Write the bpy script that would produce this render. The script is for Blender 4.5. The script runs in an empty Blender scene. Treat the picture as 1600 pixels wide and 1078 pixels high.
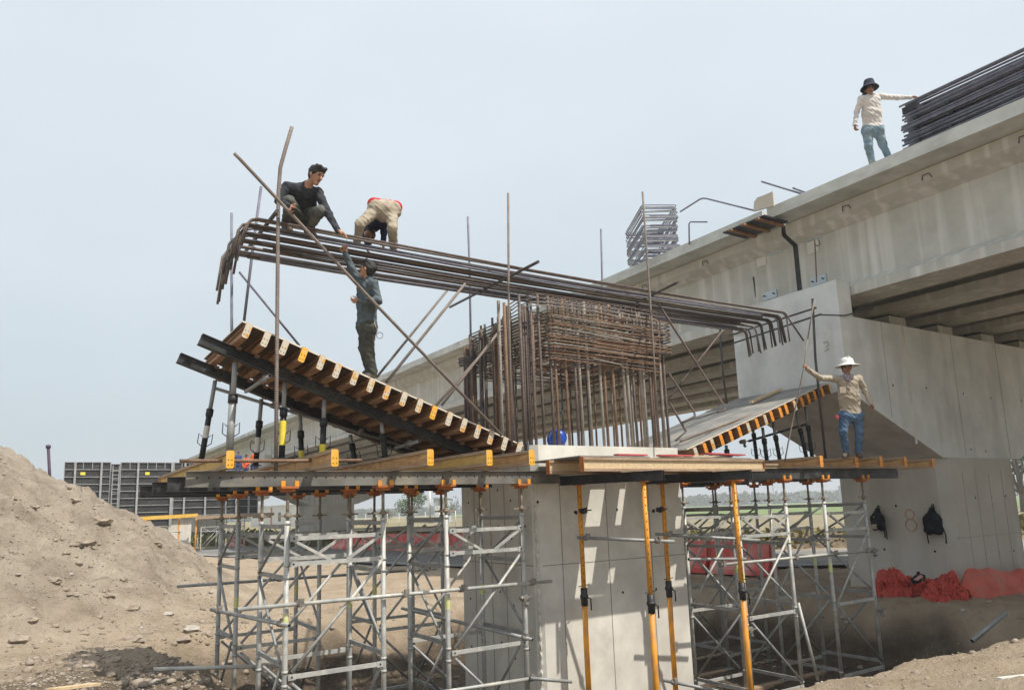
import bpy, math, random
import numpy as np
from mathutils import Vector, Matrix
random.seed(7); rng = np.random.default_rng(7)
R = math.radians
SC = bpy.context.scene
# ---------------------------------------------------------------- camera
cam = bpy.data.cameras.new('camera'); camo = bpy.data.objects.new('camera', cam)
SC.collection.objects.link(camo); SC.camera = camo
cam.sensor_fit = 'HORIZONTAL'; cam.sensor_width = 36.0
cam.lens = 36.0*1157/1600; cam.shift_y = 61/1600
cam.clip_start = 0.1; cam.clip_end = 6000
_p, _r, _y = R(9.64), R(1.93), R(57.1)
_F = Vector((math.cos(_y)*math.cos(_p), math.sin(_y)*math.cos(_p), math.sin(_p)))
_R0 = Vector((math.sin(_y), -math.cos(_y), 0)); _U0 = _R0.cross(_F)
_a = math.cos(_r)*_R0-math.sin(_r)*_U0; _b = math.sin(_r)*_R0+math.cos(_r)*_U0
M = Matrix((( _a.x,_b.x,-_F.x,0),(_a.y,_b.y,-_F.y,0),(_a.z,_b.z,-_F.z,0),(0,0,0,1)))
camo.matrix_world = M
# ---------------------------------------------------------------- sky, sun, exposure
SUN_TO = Vector((.25, -.625, 1.0)).normalized()
W = bpy.data.worlds.new('World'); SC.world = W; W.use_nodes = True
nt = W.node_tree; nt.nodes.clear()
out = nt.nodes.new('ShaderNodeOutputWorld')
sky = nt.nodes.new('ShaderNodeTexSky'); sky.sky_type = 'NISHITA'; sky.sun_disc = False
sky.sun_elevation = math.asin(SUN_TO.z); sky.sun_rotation = math.atan2(SUN_TO.x, SUN_TO.y)
sky.air_density = 1.0; sky.dust_density = 6.0; sky.ozone_density = 1.0; sky.altitude = 0
b1 = nt.nodes.new('ShaderNodeBackground'); b1.inputs[1].default_value = 0.12
nt.links.new(sky.outputs[0], b1.inputs[0])
# thin even overcast veil over the blue, with very faint cloud structure
tc = nt.nodes.new('ShaderNodeTexCoord'); mp = nt.nodes.new('ShaderNodeMapping'); mp.inputs['Scale'].default_value = (1, 1, 2.2)
nz = nt.nodes.new('ShaderNodeTexNoise'); nz.inputs['Scale'].default_value = 2.6; nz.inputs['Detail'].default_value = 5; nz.inputs['Roughness'].default_value = .5
cr = nt.nodes.new('ShaderNodeValToRGB')
cr.color_ramp.elements[0].position = .0; cr.color_ramp.elements[0].color = (.59, .68, .73, 1)
cr.color_ramp.elements[1].position = .62; cr.color_ramp.elements[1].color = (.79, .86, .915, 1)
nt.links.new(tc.outputs['Generated'], mp.inputs[0]); nt.links.new(mp.outputs[0], nz.inputs[0]); se = nt.nodes.new('ShaderNodeSeparateXYZ'); nt.links.new(tc.outputs['Generated'], se.inputs[0])
ma = nt.nodes.new('ShaderNodeMath'); ma.operation = 'MULTIPLY_ADD'; ma.inputs[1].default_value = .55; nt.links.new(nz.outputs[0], ma.inputs[0]); mb_ = nt.nodes.new('ShaderNodeMath'); mb_.operation = 'SUBTRACT'; mb_.inputs[1].default_value = .27; nt.links.new(se.outputs[2], mb_.inputs[0]); nt.links.new(mb_.outputs[0], ma.inputs[2]); nt.links.new(ma.outputs[0], cr.inputs[0])
b2 = nt.nodes.new('ShaderNodeBackground'); b2.inputs[1].default_value = 1.0
nt.links.new(cr.outputs[0], b2.inputs[0])
mx = nt.nodes.new('ShaderNodeMixShader'); mx.inputs[0].default_value = .86
nt.links.new(b1.outputs[0], mx.inputs[1]); nt.links.new(b2.outputs[0], mx.inputs[2]); nt.links.new(mx.outputs[0], out.inputs[0])
sl = bpy.data.lights.new('sun', 'SUN'); sl.energy = 4.6; sl.angle = R(.6); sl.color = (1, .94, .84)
so = bpy.data.objects.new('sun', sl); SC.collection.objects.link(so)
so.rotation_euler = SUN_TO.to_track_quat('Z', 'Y').to_euler(); so.location = (5, -10, 30)
SC.view_settings.view_transform = 'Standard'; SC.view_settings.look = 'None'
SC.view_settings.exposure = 0.14; SC.view_settings.gamma = 1.0; SC.view_settings.use_curve_mapping = False
SC.render.engine = 'CYCLES'; SC.cycles.max_bounces = 6; SC.cycles.use_denoising = True
# ---------------------------------------------------------------- helpers
COL = SC.collection
def V(*a): return Vector(a[0] if len(a) == 1 else a)

class MB:
    """collects shapes; build() links them as ONE mesh object"""
    def __init__(s): s.v = []; s.f = []; s.m = []; s.uv = []; s.sm = []
    def add(s, vs, fs, mi=0, uvs=None, smooth=False):
        b = len(s.v); s.v += [tuple(q) for q in vs]
        for i, f in enumerate(fs):
            s.f.append(tuple(b+j for j in f)); s.m.append(mi); s.sm.append(smooth)
            s.uv += uvs[i] if uvs else [(0., 0.)]*len(f)
        return s
    def box(s, lo, hi, mi=0):
        x0, y0, z0 = lo; x1, y1, z1 = hi
        return s.add([(x0,y0,z0),(x1,y0,z0),(x1,y1,z0),(x0,y1,z0),(x0,y0,z1),(x1,y0,z1),(x1,y1,z1),(x0,y1,z1)],
                     [(0,3,2,1),(4,5,6,7),(0,1,5,4),(1,2,6,5),(2,3,7,6),(3,0,4,7)], mi)
    def obox(s, c, ax, ay, az, mi=0):
        """box about centre c with half-axis vectors"""
        c, ax, ay, az = V(c), V(ax), V(ay), V(az)
        vs = [c+i*ax+j*ay+k*az for k in (-1,1) for i, j in ((-1,-1),(1,-1),(1,1),(-1,1))]
        return s.add(vs, [(0,3,2,1),(4,5,6,7),(0,1,5,4),(1,2,6,5),(2,3,7,6),(3,0,4,7)], mi)
    def bar(s, p0, p1, w, h, mi=0, up=(0,0,1)):
        p0, p1 = V(p0), V(p1); d = (p1-p0); L = d.length; d /= L
        u = V(up); sd = d.cross(u)
        if sd.length < 1e-4: sd = d.cross(V(1,0,0))
        sd.normalize(); u = sd.cross(d).normalized()
        return s.obox((p0+p1)/2, d*(L/2), sd*(w/2), u*(h/2), mi)
    def tube(s, pts, r, n=8, mi=0, cap=True, hollow=0):
        pts = [V(q) for q in pts]; rs = r if isinstance(r, (list, tuple)) else [r]*len(pts)
        T = []
        for i in range(len(pts)):
            a = pts[max(i-1,0)]; b = pts[min(i+1,len(pts)-1)]; T.append((b-a).normalized())
        nrm = T[0].orthogonal().normalized(); vs = []; L = 0; Ls = []
        for i, q in enumerate(pts):
            if i: L += (q-pts[i-1]).length; nrm = (nrm-T[i]*nrm.dot(T[i])).normalized()
            Ls.append(L); bi = T[i].cross(nrm)
            for k in range(n):
                a = 2*math.pi*k/n; vs.append(q+rs[i]*(math.cos(a)*nrm+math.sin(a)*bi))
        fs = []; uv = []
        for i in range(len(pts)-1):
            for k in range(n):
                k2 = (k+1) % n; fs.append((i*n+k, i*n+k2, (i+1)*n+k2, (i+1)*n+k))
                uv.append([(k/n, Ls[i]), ((k+1)/n, Ls[i]), ((k+1)/n, Ls[i+1]), (k/n, Ls[i+1])])
        s.add(vs, fs, mi, uv, True)
        if cap:
            b = len(s.v)-len(vs)
            e = len(pts)-1
            s.f.append(tuple(b+k for k in reversed(range(n)))); s.m.append(mi); s.sm.append(False); s.uv += [(0,0)]*n
            s.f.append(tuple(b+e*n+k for k in range(n))); s.m.append(mi); s.sm.append(False); s.uv += [(0,0)]*n
            if hollow:
                for q, t in ((pts[0], -T[0]), (pts[-1], T[-1])): s.disc(q+t*.0015, t, r*.78, n, hollow)
        return s
    def disc(s, c, nrm, r, n=8, mi=0):
        c, nrm = V(c), V(nrm).normalized(); a = nrm.orthogonal().normalized(); b = nrm.cross(a)
        return s.add([c+r*(math.cos(2*math.pi*k/n)*a+math.sin(2*math.pi*k/n)*b) for k in range(n)], [tuple(range(n))], mi)
    def prism(s, poly, ax, lo, hi, mi=0):
        """closed 2-D polygon (ccw) extruded along axis 'X'/'Y'/'Z' from lo to hi"""
        def pt(p, t): return {'Y': (p[0], t, p[1]), 'X': (t, p[0], p[1]), 'Z': (p[0], p[1], t)}[ax]
        n = len(poly); vs = [pt(q, lo) for q in poly]+[pt(q, hi) for q in poly]
        fs = [tuple(range(n)), tuple(reversed(range(n, 2*n)))]+[(i, i+n, (i+1) % n+n, (i+1) % n) for i in range(n)]
        if ax != 'Y': fs = [tuple(reversed(f)) for f in fs]
        return s.add(vs, fs, mi)
    def ico(s, c, r, mi=0, jit=0.0, sub=0, smooth=False, sq=(1,1,1)):
        t = (1+5**.5)/2
        vs = [V(q).normalized() for q in [(-1,t,0),(1,t,0),(-1,-t,0),(1,-t,0),(0,-1,t),(0,1,t),(0,-1,-t),(0,1,-t),(t,0,-1),(t,0,1),(-t,0,-1),(-t,0,1)]]
        fs = [(0,11,5),(0,5,1),(0,1,7),(0,7,10),(0,10,11),(1,5,9),(5,11,4),(11,10,2),(10,7,6),(7,1,8),(3,9,4),(3,4,2),(3,2,6),(3,6,8),(3,8,9),(4,9,5),(2,4,11),(6,2,10),(8,6,7),(9,8,1)]
        for _ in range(sub):
            cache = {}; nf = []
            def mid(a, b):
                k = (min(a,b), max(a,b))
                if k not in cache: vs.append(((vs[a]+vs[b])/2).normalized()); cache[k] = len(vs)-1
                return cache[k]
            for a, b, c2 in fs:
                ab, bc, ca = mid(a,b), mid(b,c2), mid(c2,a); nf += [(a,ab,ca),(b,bc,ab),(c2,ca,bc),(ab,bc,ca)]
            fs = nf
        c = V(c)
        out = [c+V(q.x*sq[0],q.y*sq[1],q.z*sq[2])*r*(1+jit*random.uniform(-1,1)) for q in vs]
        return s.add(out, fs, mi, None, smooth)
    def lathe(s, c, prof, n=16, mi=0, smooth=True):
        """profile [(r,z)] spun round the vertical through c"""
        c = V(c); vs = [c+V(r*math.cos(2*math.pi*k/n), r*math.sin(2*math.pi*k/n), z) for r, z in prof for k in range(n)]
        fs = [(i*n+k, i*n+(k+1) % n, (i+1)*n+(k+1) % n, (i+1)*n+k) for i in range(len(prof)-1) for k in range(n)]
        return s.add(vs, fs, mi, None, smooth)
    def mesh(s, name, mats, org=(0,0,0)):
        me = bpy.data.meshes.new(name); o = V(org)
        me.from_pydata([(q[0]-o.x, q[1]-o.y, q[2]-o.z) for q in s.v], [], s.f)
        for m in mats: me.materials.append(m)
        me.polygons.foreach_set('material_index', s.m); me.polygons.foreach_set('use_smooth', s.sm)
        ul = me.uv_layers.new(name='uv'); ul.data.foreach_set('uv', [c for q in s.uv for c in q])
        me.update(); return me

def ms(m): return list(m) if isinstance(m, (list, tuple)) else [m]
def tag(o, label=None, cat=None, group=None, kind=None):
    if label: o['label'] = label
    if cat: o['category'] = cat
    if group: o['group'] = group
    if kind: o['kind'] = kind
    return o
def obj(name, mb, mats, parent=None, org=None):
    """one mesh object; shapes are given in world space (or in the parent's space if the parent is at the origin)"""
    if parent is not None:
        pw = parent_loc(parent); o = bpy.data.objects.new(name, mb.mesh(name, ms(mats), pw)); COL.objects.link(o); o.parent = parent
        return o
    if org is None:
        a = np.array(mb.v); org = ((a[:,0].min()+a[:,0].max())/2, (a[:,1].min()+a[:,1].max())/2, a[:,2].min())
    o = bpy.data.objects.new(name, mb.mesh(name, ms(mats), org)); COL.objects.link(o); o.location = org
    return o
def parent_loc(p):
    l = Vector(p.location)
    while p.parent: p = p.parent; l += p.location
    return l
def thing(name, label, cat, loc=(0,0,0), group=None):
    o = bpy.data.objects.new(name, None); COL.objects.link(o); o.location = loc; o.empty_display_size = .2
    return tag(o, label, cat, group)
KIDS = {}
def kids(o): return [c for c in o.children]
def dup(root, mat=None, label=None, group=None, _top=True):
    r = root.copy(); COL.objects.link(r)
    for ch in kids(root):
        c = dup(ch, _top=False); c.parent = r; c.matrix_parent_inverse = ch.matrix_parent_inverse.copy()
    if _top:
        r.matrix_world = mat if mat is not None else root.matrix_world.copy()
        if label: r['label'] = label
        if group: r['group'] = group
    return r
def frame(o, x, y, z):
    """matrix with origin o and the given axis directions"""
    x, y, z = V(x).normalized(), V(y).normalized(), V(z).normalized()
    return Matrix(((x.x,y.x,z.x,o[0]),(x.y,y.y,z.y,o[1]),(x.z,y.z,z.z,o[2]),(0,0,0,1)))

# value noise for terrain
_T = rng.random((256,256)).astype(np.float64)
def vnoise(x, y):
    xi = np.floor(x).astype(int); yi = np.floor(y).astype(int); fx = x-xi; fy = y-yi
    fx = fx*fx*(3-2*fx); fy = fy*fy*(3-2*fy)
    g = lambda a, b: _T[a % 256, b % 256]
    return (g(xi,yi)*(1-fx)+g(xi+1,yi)*fx)*(1-fy)+(g(xi,yi+1)*(1-fx)+g(xi+1,yi+1)*fx)*fy-.5
def fbm(x, y, s, o=4, ga=.5):
    t = 0; a = 1
    for i in range(o): t = t+a*vnoise(x/s+17.3*i, y/s+9.1*i); s *= .5; a *= ga
    return t
def sstep(a, b, x):
    t = np.clip((x-a)/(b-a), 0, 1); return t*t*(3-2*t)

# ---------------------------------------------------------------- materials
def mat(name, cols, scale=4, rough=.8, metal=0, bump=.2, bscale=40, detail=6, pos=(.35,.65), coords='Object', stretch=None,
        stain=None, uvrib=0, spec=.4, rvar=.12):
    """noise mix of two or three base colours, optional vertical stain streaks, fine bump"""
    m = bpy.data.materials.new(name); m.use_nodes = True; t = m.node_tree; N = t.nodes; Lk = t.links
    b = N['Principled BSDF']; b.inputs['Metallic'].default_value = metal; b.inputs['Specular IOR Level'].default_value = spec
    c = N.new('ShaderNodeTexCoord'); mp = N.new('ShaderNodeMapping'); Lk.new(c.outputs[coords], mp.inputs[0])
    if stretch: mp.inputs['Scale'].default_value = stretch
    n = N.new('ShaderNodeTexNoise'); n.inputs['Scale'].default_value = scale; n.inputs['Detail'].default_value = detail; n.inputs['Roughness'].default_value = .62
    Lk.new(mp.outputs[0], n.inputs[0])
    r = N.new('ShaderNodeValToRGB'); e = r.color_ramp.elements
    e[0].position = pos[0]; e[0].color = (*cols[0], 1); e[1].position = pos[1]; e[1].color = (*cols[1], 1)
    if len(cols) > 2: q = e.new((pos[1]+1)/2*.97); q.color = (*cols[2], 1)
    Lk.new(n.outputs[0], r.inputs[0]); col = r.outputs[0]
    if stain:
        # stain = (colour, strength, horizontal scale, vertical scale)
        mp2 = N.new('ShaderNodeMapping'); mp2.inputs['Scale'].default_value = (stain[2], stain[2], stain[3]); Lk.new(c.outputs[coords], mp2.inputs[0])
        n2 = N.new('ShaderNodeTexNoise'); n2.inputs['Scale'].default_value = 1; n2.inputs['Detail'].default_value = 5; Lk.new(mp2.outputs[0], n2.inputs[0])
        r2 = N.new('ShaderNodeValToRGB'); r2.color_ramp.elements[0].position = .5; r2.color_ramp.elements[1].position = .68
        r2.color_ramp.elements[0].color = (0,0,0,1); r2.color_ramp.elements[1].color = (stain[1],)*3+(1,)
        Lk.new(n2.outputs[0], r2.inputs[0])
        x = N.new('ShaderNodeMix'); x.data_type = 'RGBA'; Lk.new(r2.outputs[0], x.inputs[0]); Lk.new(col, x.inputs[6]); x.inputs[7].default_value = (*stain[0], 1)
        col = x.outputs[2]
    Lk.new(col, b.inputs['Base Color'])
    rr = N.new('ShaderNodeMapRange'); rr.inputs['To Min'].default_value = max(rough-rvar,.05); rr.inputs['To Max'].default_value = min(rough+rvar,1)
    Lk.new(n.outputs[0], rr.inputs[0]); Lk.new(rr.outputs[0], b.inputs['Roughness'])
    if bump:
        n3 = N.new('ShaderNodeTexNoise'); n3.inputs['Scale'].default_value = bscale; n3.inputs['Detail'].default_value = 6; Lk.new(c.outputs[coords], n3.inputs[0])
        h = n3.outputs[0]
        if uvrib:
            uv = N.new('ShaderNodeMapping'); uv.inputs['Rotation'].default_value = (0,0,.0); Lk.new(c.outputs['UV'], uv.inputs[0])
            w = N.new('ShaderNodeTexWave'); w.bands_direction = 'Y'; w.inputs['Scale'].default_value = uvrib; Lk.new(uv.outputs[0], w.inputs[0])
            ad = N.new('ShaderNodeMath'); ad.operation = 'ADD'; Lk.new(w.outputs['Fac'], ad.inputs[0]); Lk.new(h, ad.inputs[1]); h = ad.outputs[0]
        bp = N.new('ShaderNodeBump'); bp.inputs['Strength'].default_value = bump; bp.inputs['Distance'].default_value = .02
        Lk.new(h, bp.inputs['Height']); Lk.new(bp.outputs[0], b.inputs['Normal'])
    return m
CONC_OLD = mat('concrete_weathered', [(.43,.425,.385),(.54,.53,.49)], 1.3, .85, stain=((.66,.65,.62), .85, 4.2, .13), bump=.12, bscale=30)
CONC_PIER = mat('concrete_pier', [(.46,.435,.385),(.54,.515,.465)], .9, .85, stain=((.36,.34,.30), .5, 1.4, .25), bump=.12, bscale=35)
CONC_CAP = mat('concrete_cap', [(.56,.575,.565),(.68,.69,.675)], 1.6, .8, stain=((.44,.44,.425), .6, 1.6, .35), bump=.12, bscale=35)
CONC_NEW = mat('concrete_fresh', [(.55,.525,.47),(.71,.685,.62)], 2.1, .7, stain=((.50,.48,.44), .6, 1.1, .5), bump=.08, bscale=40)
CONC_JOINT = mat('concrete_joint', [(.25,.245,.23),(.32,.31,.29)], 3, .9, bump=.2)
JOINT_OLD = mat('faint_pour_joint', [(.38,.36,.32),(.45,.43,.385)], 3, .9, bump=.2)
DECK = mat('deck_edge_concrete', [(.48,.495,.47),(.62,.63,.60)], 2, .85, stain=((.30,.30,.28), .6, .8, 3), bump=.15)
REBAR = mat('rebar_steel', [(.11,.085,.078),(.18,.14,.125)], 9, .62, metal=.35, bump=.5, bscale=60, uvrib=14)
REBAR_RUST = mat('rebar_rusty', [(.185,.11,.07),(.29,.19,.13)], 7, .8, metal=.15, bump=.5, bscale=60, uvrib=14)
REBAR_DARK = mat('rebar_dark', [(.07,.062,.064),(.135,.12,.115)], 8, .55, metal=.45, bump=.5, bscale=60, uvrib=14)
REBAR_BLUE = mat('rebar_grey_blue', [(.15,.15,.20),(.25,.25,.30)], 6, .6, metal=.35, bump=.4, bscale=60, uvrib=14)
REBAR_MORTAR = mat('rebar_mortar_splashed', [(.24,.20,.165),(.36,.325,.28)], 6, .8, metal=.1, bump=.5, bscale=60, uvrib=14)
GALV = mat('galvanised_steel', [(.32,.33,.32),(.48,.48,.46)], 5, .6, metal=.25, bump=.1, bscale=50, stain=((.58,.55,.49), .8, 7, 7))
GALV_D = mat('galvanised_steel_dull', [(.23,.24,.24),(.36,.365,.36)], 5, .6, metal=.35, bump=.1, bscale=50)
SPINDLE = mat('jack_spindle', [(.17,.13,.095),(.36,.31,.24)], 8, .7, metal=.3, bump=.4, uvrib=30)
BLACK = mat('black_painted_steel', [(.014,.015,.018),(.042,.043,.046)], 3.5, .5, metal=.2, bump=.1, stain=((.12,.115,.11), .5, 3, 3))
BLACK_D = mat('black_worn_steel', [(.018,.019,.022),(.05,.05,.055)], 4, .5, metal=.3, bump=.1)
HOLE_SHADE = mat('hole_shade', [(.008,.008,.008),(.012,.012,.012)], 4, .9, bump=0)  # near-black, painted on flat discs for the shade inside open holes
ORANGE_PROP = mat('orange_prop_paint', [(.66,.26,.02),(.76,.34,.03)], 4, .5, bump=.1, stain=((.36,.19,.10), .8, 9, 3))
ORANGE_RUST = mat('orange_rusted_head', [(.30,.095,.03),(.50,.165,.035)], 8, .7, bump=.2)
YELLOW_PLATE = mat('yellow_end_plate', [(.66,.33,.025),(.74,.39,.035)], 3, .5, bump=.05, stain=((.55,.42,.25), .5, 12, 12))
PLATE_DIRTY = mat('mortar_splashed_end_plate', [(.60,.29,.04),(.52,.475,.39)], 9, .7, bump=.2, pos=(.38,.52))
PLATE_OR = mat('orange_end_plate', [(.66,.24,.03),(.72,.30,.05)], 5, .5, bump=.05)
TIMBER = mat('form_beam_timber', [(.36,.20,.085),(.56,.37,.17)], 3, .75, bump=.2, stretch=(8,1,8), stain=((.30,.12,.06), .6, 6, 6))
TIMBER_Y = mat('form_beam_yellow', [(.48,.30,.08),(.60,.42,.15)], 3, .7, bump=.2, stretch=(8,1,8), stain=((.33,.20,.10), .6, 5, 5))
TIMBER_TOP = mat('form_beam_flange', [(.25,.17,.11),(.42,.31,.22)], 4, .85, bump=.25, stretch=(8,1,8))
PALE_WOOD = mat('pale_timber', [(.50,.37,.22),(.66,.52,.34)], 3, .8, bump=.2, stretch=(1,8,8))
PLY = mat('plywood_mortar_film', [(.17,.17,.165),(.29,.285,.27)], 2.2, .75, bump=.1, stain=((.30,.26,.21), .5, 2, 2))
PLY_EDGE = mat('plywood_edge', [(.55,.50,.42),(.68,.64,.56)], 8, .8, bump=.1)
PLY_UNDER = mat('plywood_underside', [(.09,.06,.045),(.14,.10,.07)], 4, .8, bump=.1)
JOIST = mat('form_joist_timber', [(.20,.105,.05),(.36,.215,.115)], 3, .8, bump=.25, stretch=(8,1,8), stain=((.22,.085,.05), .7, 6, 6))
REBAR_PALE = mat('rebar_pale_dusty', [(.185,.152,.135),(.265,.225,.20)], 8, .65, metal=.2, bump=.5, bscale=60, uvrib=14)
PAPER = mat('paper', [(.62,.60,.56),(.68,.66,.62)], 20, .8, bump=0)
RED_PAINT = mat('red_ply', [(.42,.05,.06),(.52,.09,.10)], 6, .7, bump=.1)
STICK_Y = mat('yellow_sticker', [(.72,.58,.04),(.78,.66,.10)], 10, .5, bump=0)
STICK_W = mat('pale_sticker', [(.55,.54,.50),(.66,.65,.60)], 14, .6, bump=0)
# ---------------------------------------------------------------- ground, pit, mound: one sheet to the horizon
GZ = -2.2
ROAD_N = [(6,62),(11.5,40),(13.2,30),(16.2,21),(20.2,16.2),(26,13),(40,8),(75,-6),(120,-24)]
ROAD_F = [(15,64),(19,43),(21,33),(24,25.5),(27.5,21),(33,18),(45,14),(80,0),(124,-17)]
def ground_z(X, Y, detail=True):
    X = np.asarray(X, float); Y = np.asarray(Y, float)
    near = 1-sstep(4.5, 9.0, np.hypot(X*.75, Y))                     # photographer's bank
    g = GZ+.45*near
    g = g+.25*(1-sstep(3.4, 6.8, Y))*sstep(4, 8, X)*(1-sstep(16, 22, X))
    # pit round the new pier
    cx, cy, hx, hy = 8.9, 11.2, 6.9, 5.6
    wob = .5*fbm(X+40, Y+12, 3.0, 3)
    qx = np.abs(X-cx)-hx+.8; qy = np.abs(Y-cy)-hy+.8
    d = np.hypot(np.maximum(qx,0), np.maximum(qy,0))+np.minimum(np.maximum(qx,qy),0)-.8+wob
    t = sstep(-1.5, .12, d)
    pit = (1-t)
    g = -3.45*pit+g*(1-pit)
    # spoil mound
    r = np.hypot(X+6.4, Y-28)+.45*fbm(X, Y, 3.0, 3)
    mo = np.minimum(5.68-.615*r, 4.6-.12*r)
    g2 = np.maximum(g, mo)
    k = np.clip(.5+.5*(g-mo)/.9, 0, 1); g2 = g*k+mo*(1-k)+.45*k*(1-k)
    moundw = 1-k
    if detail:
        dist = np.hypot(X-8, Y-11); f = 1-sstep(20, 44, dist)
        rough = .55+.9*moundw+1.3*pit*(t > .02)
        lump = 1-sstep(.8, 3.2, np.hypot((X-.9)*.8, (Y-11.3)*.6))
        g2 = g2+f*rough*(.17*fbm(X, Y, 1.1, 4)+.12*fbm(X+9, Y+3, .36, 4, .65))+lump*(.28*np.abs(fbm(X+2, Y+5, .9, 4))+.10*np.abs(fbm(X+2, Y+5, .25, 3)))
        g2 = g2+moundw*(.30*np.abs(fbm(X*1.3+3, Y*.7+8, .9, 4))+.16*np.abs(fbm(X+7, Y+2, .3, 3, .7)))*sstep(-2.5, 0, g2)
    return g2, pit, moundw
def axis(lo, hi, step, far, grow=1.16):
    a = list(np.arange(lo, hi, step)); s = step
    while a[-1] < far: s *= grow; a.append(a[-1]+s)
    b = []; s = step; q = lo
    while q > -far: s *= grow; q -= s; b.append(q)
    return np.array(b[::-1]+a)
gx = axis(-5.0, 19.0, .09, 2600); gy = axis(3.0, 24.0, .09, 2600)
GX, GY = np.meshgrid(gx, gy, indexing='ij')
Zg, Pit, Mnd = ground_z(GX, GY)
nx, ny = GX.shape
me = bpy.data.meshes.new('ground')
idx = np.arange(nx*ny).reshape(nx, ny)
q = np.stack([idx[:-1,:-1], idx[1:,:-1], idx[1:,1:], idx[:-1,1:]], -1).reshape(-1, 4)
me.vertices.add(nx*ny); me.vertices.foreach_set('co', np.stack([GX, GY, Zg], -1).reshape(-1))
me.loops.add(q.size); me.loops.foreach_set('vertex_index', q.reshape(-1))
me.polygons.add(len(q)); me.polygons.foreach_set('loop_start', np.arange(0, q.size, 4)); me.polygons.foreach_set('loop_total', np.full(len(q), 4))
me.polygons.foreach_set('use_smooth', np.ones(len(q), bool))
at = me.attributes.new('soil', 'FLOAT_COLOR', 'POINT')
dark_soil = sstep(.12, .7, Pit+.5*fbm(GX, GY, 1.7, 3))*(1-.6*Mnd)  # darker soil colour towards the pit floor, broken up by noise
# darker soil patch with a ragged edge at the foot of the mound
foot_patch = (1-sstep(.5, 2.0, np.hypot((GX-.9)*.8, (GY-11.3)*.55)+1.3*fbm(GX, GY, 1.3, 4)))*.75
dark_soil = np.maximum(dark_soil, foot_patch)
grass = sstep(42, 60, np.hypot(GX-6, GY-8)+6*fbm(GX, GY, 15, 3))
at.data.foreach_set('color', np.stack([dark_soil, Mnd, grass, np.ones_like(dark_soil)], -1).reshape(-1))
me.update(); me.validate()
gm = bpy.data.materials.new('site_soil'); gm.use_nodes = True; t = gm.node_tree; N = t.nodes; Lk = t.links
b = N['Principled BSDF']; b.inputs['Roughness'].default_value = .95; b.inputs['Specular IOR Level'].default_value = .15
c = N.new('ShaderNodeTexCoord'); a = N.new('ShaderNodeAttribute'); a.attribute_name = 'soil'
sp = N.new('ShaderNodeSeparateColor'); Lk.new(a.outputs[0], sp.inputs[0])
def nz_(s, d=6, ro=.62):
    n = N.new('ShaderNodeTexNoise'); n.inputs['Scale'].default_value = s; n.inputs['Detail'].default_value = d; n.inputs['Roughness'].default_value = ro; Lk.new(c.outputs['Object'], n.inputs[0]); return n.outputs[0]
def rmp(f, stops):
    r = N.new('ShaderNodeValToRGB'); e = r.color_ramp.elements
    e[0].position, e[0].color = stops[0][0], (*stops[0][1], 1); e[1].position, e[1].color = stops[-1][0], (*stops[-1][1], 1)
    for p_, c_ in stops[1:-1]: x = e.new(p_); x.color = (*c_, 1)
    Lk.new(f, r.inputs[0]); return r.outputs[0]
def mixc(f, x, y):
    m = N.new('ShaderNodeMix'); m.data_type = 'RGBA'; Lk.new(f, m.inputs[0]); Lk.new(x, m.inputs[6]); Lk.new(y, m.inputs[7]); return m.outputs[2]
n1 = nz_(.9, 10, .68)
sand = rmp(n1, [(.3, (.31,.24,.165)), (.5, (.42,.335,.245)), (.7, (.50,.41,.31))])
moun = rmp(n1, [(.3, (.20,.162,.125)), (.5, (.325,.272,.215)), (.72, (.45,.39,.315))])
dark_soil_col = rmp(nz_(1.6, 9, .7), [(.3, (.07,.053,.038)), (.5, (.115,.09,.066)), (.72, (.20,.158,.115))])
gra = rmp(nz_(.12, 8, .7), [(.3, (.20,.185,.08)), (.55, (.30,.25,.14)), (.75, (.36,.29,.18))])
col = mixc(sp.outputs[1], sand, moun); col = mixc(sp.outputs[0], col, dark_soil_col); col = mixc(sp.outputs[2], col, gra)
# pale pebbles
vo = N.new('ShaderNodeTexVoronoi'); vo.inputs['Scale'].default_value = 22; Lk.new(c.outputs['Object'], vo.inputs[0])
pm = rmp(vo.outputs['Distance'], [(.10, (1,1,1)), (.17, (0,0,0))]); 
pw = N.new('ShaderNodeMath'); pw.operation = 'MULTIPLY'; Lk.new(pm, pw.inputs[0]); Lk.new(rmp(nz_(5, 3), [(.52, (0,0,0)), (.6, (.55,.55,.55))]), pw.inputs[1])
peb = N.new('ShaderNodeRGB'); peb.outputs[0].default_value = (.42,.385,.335,1)
col = mixc(pw.outputs[0], col, peb.outputs[0]); Lk.new(col, b.inputs['Base Color'])
bp = N.new('ShaderNodeBump'); bp.inputs['Strength'].default_value = 1.0; bp.inputs['Distance'].default_value = .09
ad = N.new('ShaderNodeMath'); ad.operation = 'ADD'; Lk.new(nz_(14, 8, .7), ad.inputs[0]); Lk.new(pw.outputs[0], ad.inputs[1])
Lk.new(ad.outputs[0], bp.inputs['Height']); Lk.new(bp.outputs[0], b.inputs['Normal'])
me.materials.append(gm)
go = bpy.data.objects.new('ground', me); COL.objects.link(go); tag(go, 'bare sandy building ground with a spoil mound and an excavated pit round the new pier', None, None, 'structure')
def gz(x, y): return float(ground_z(np.array([x]), np.array([y]))[0][0])

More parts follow.
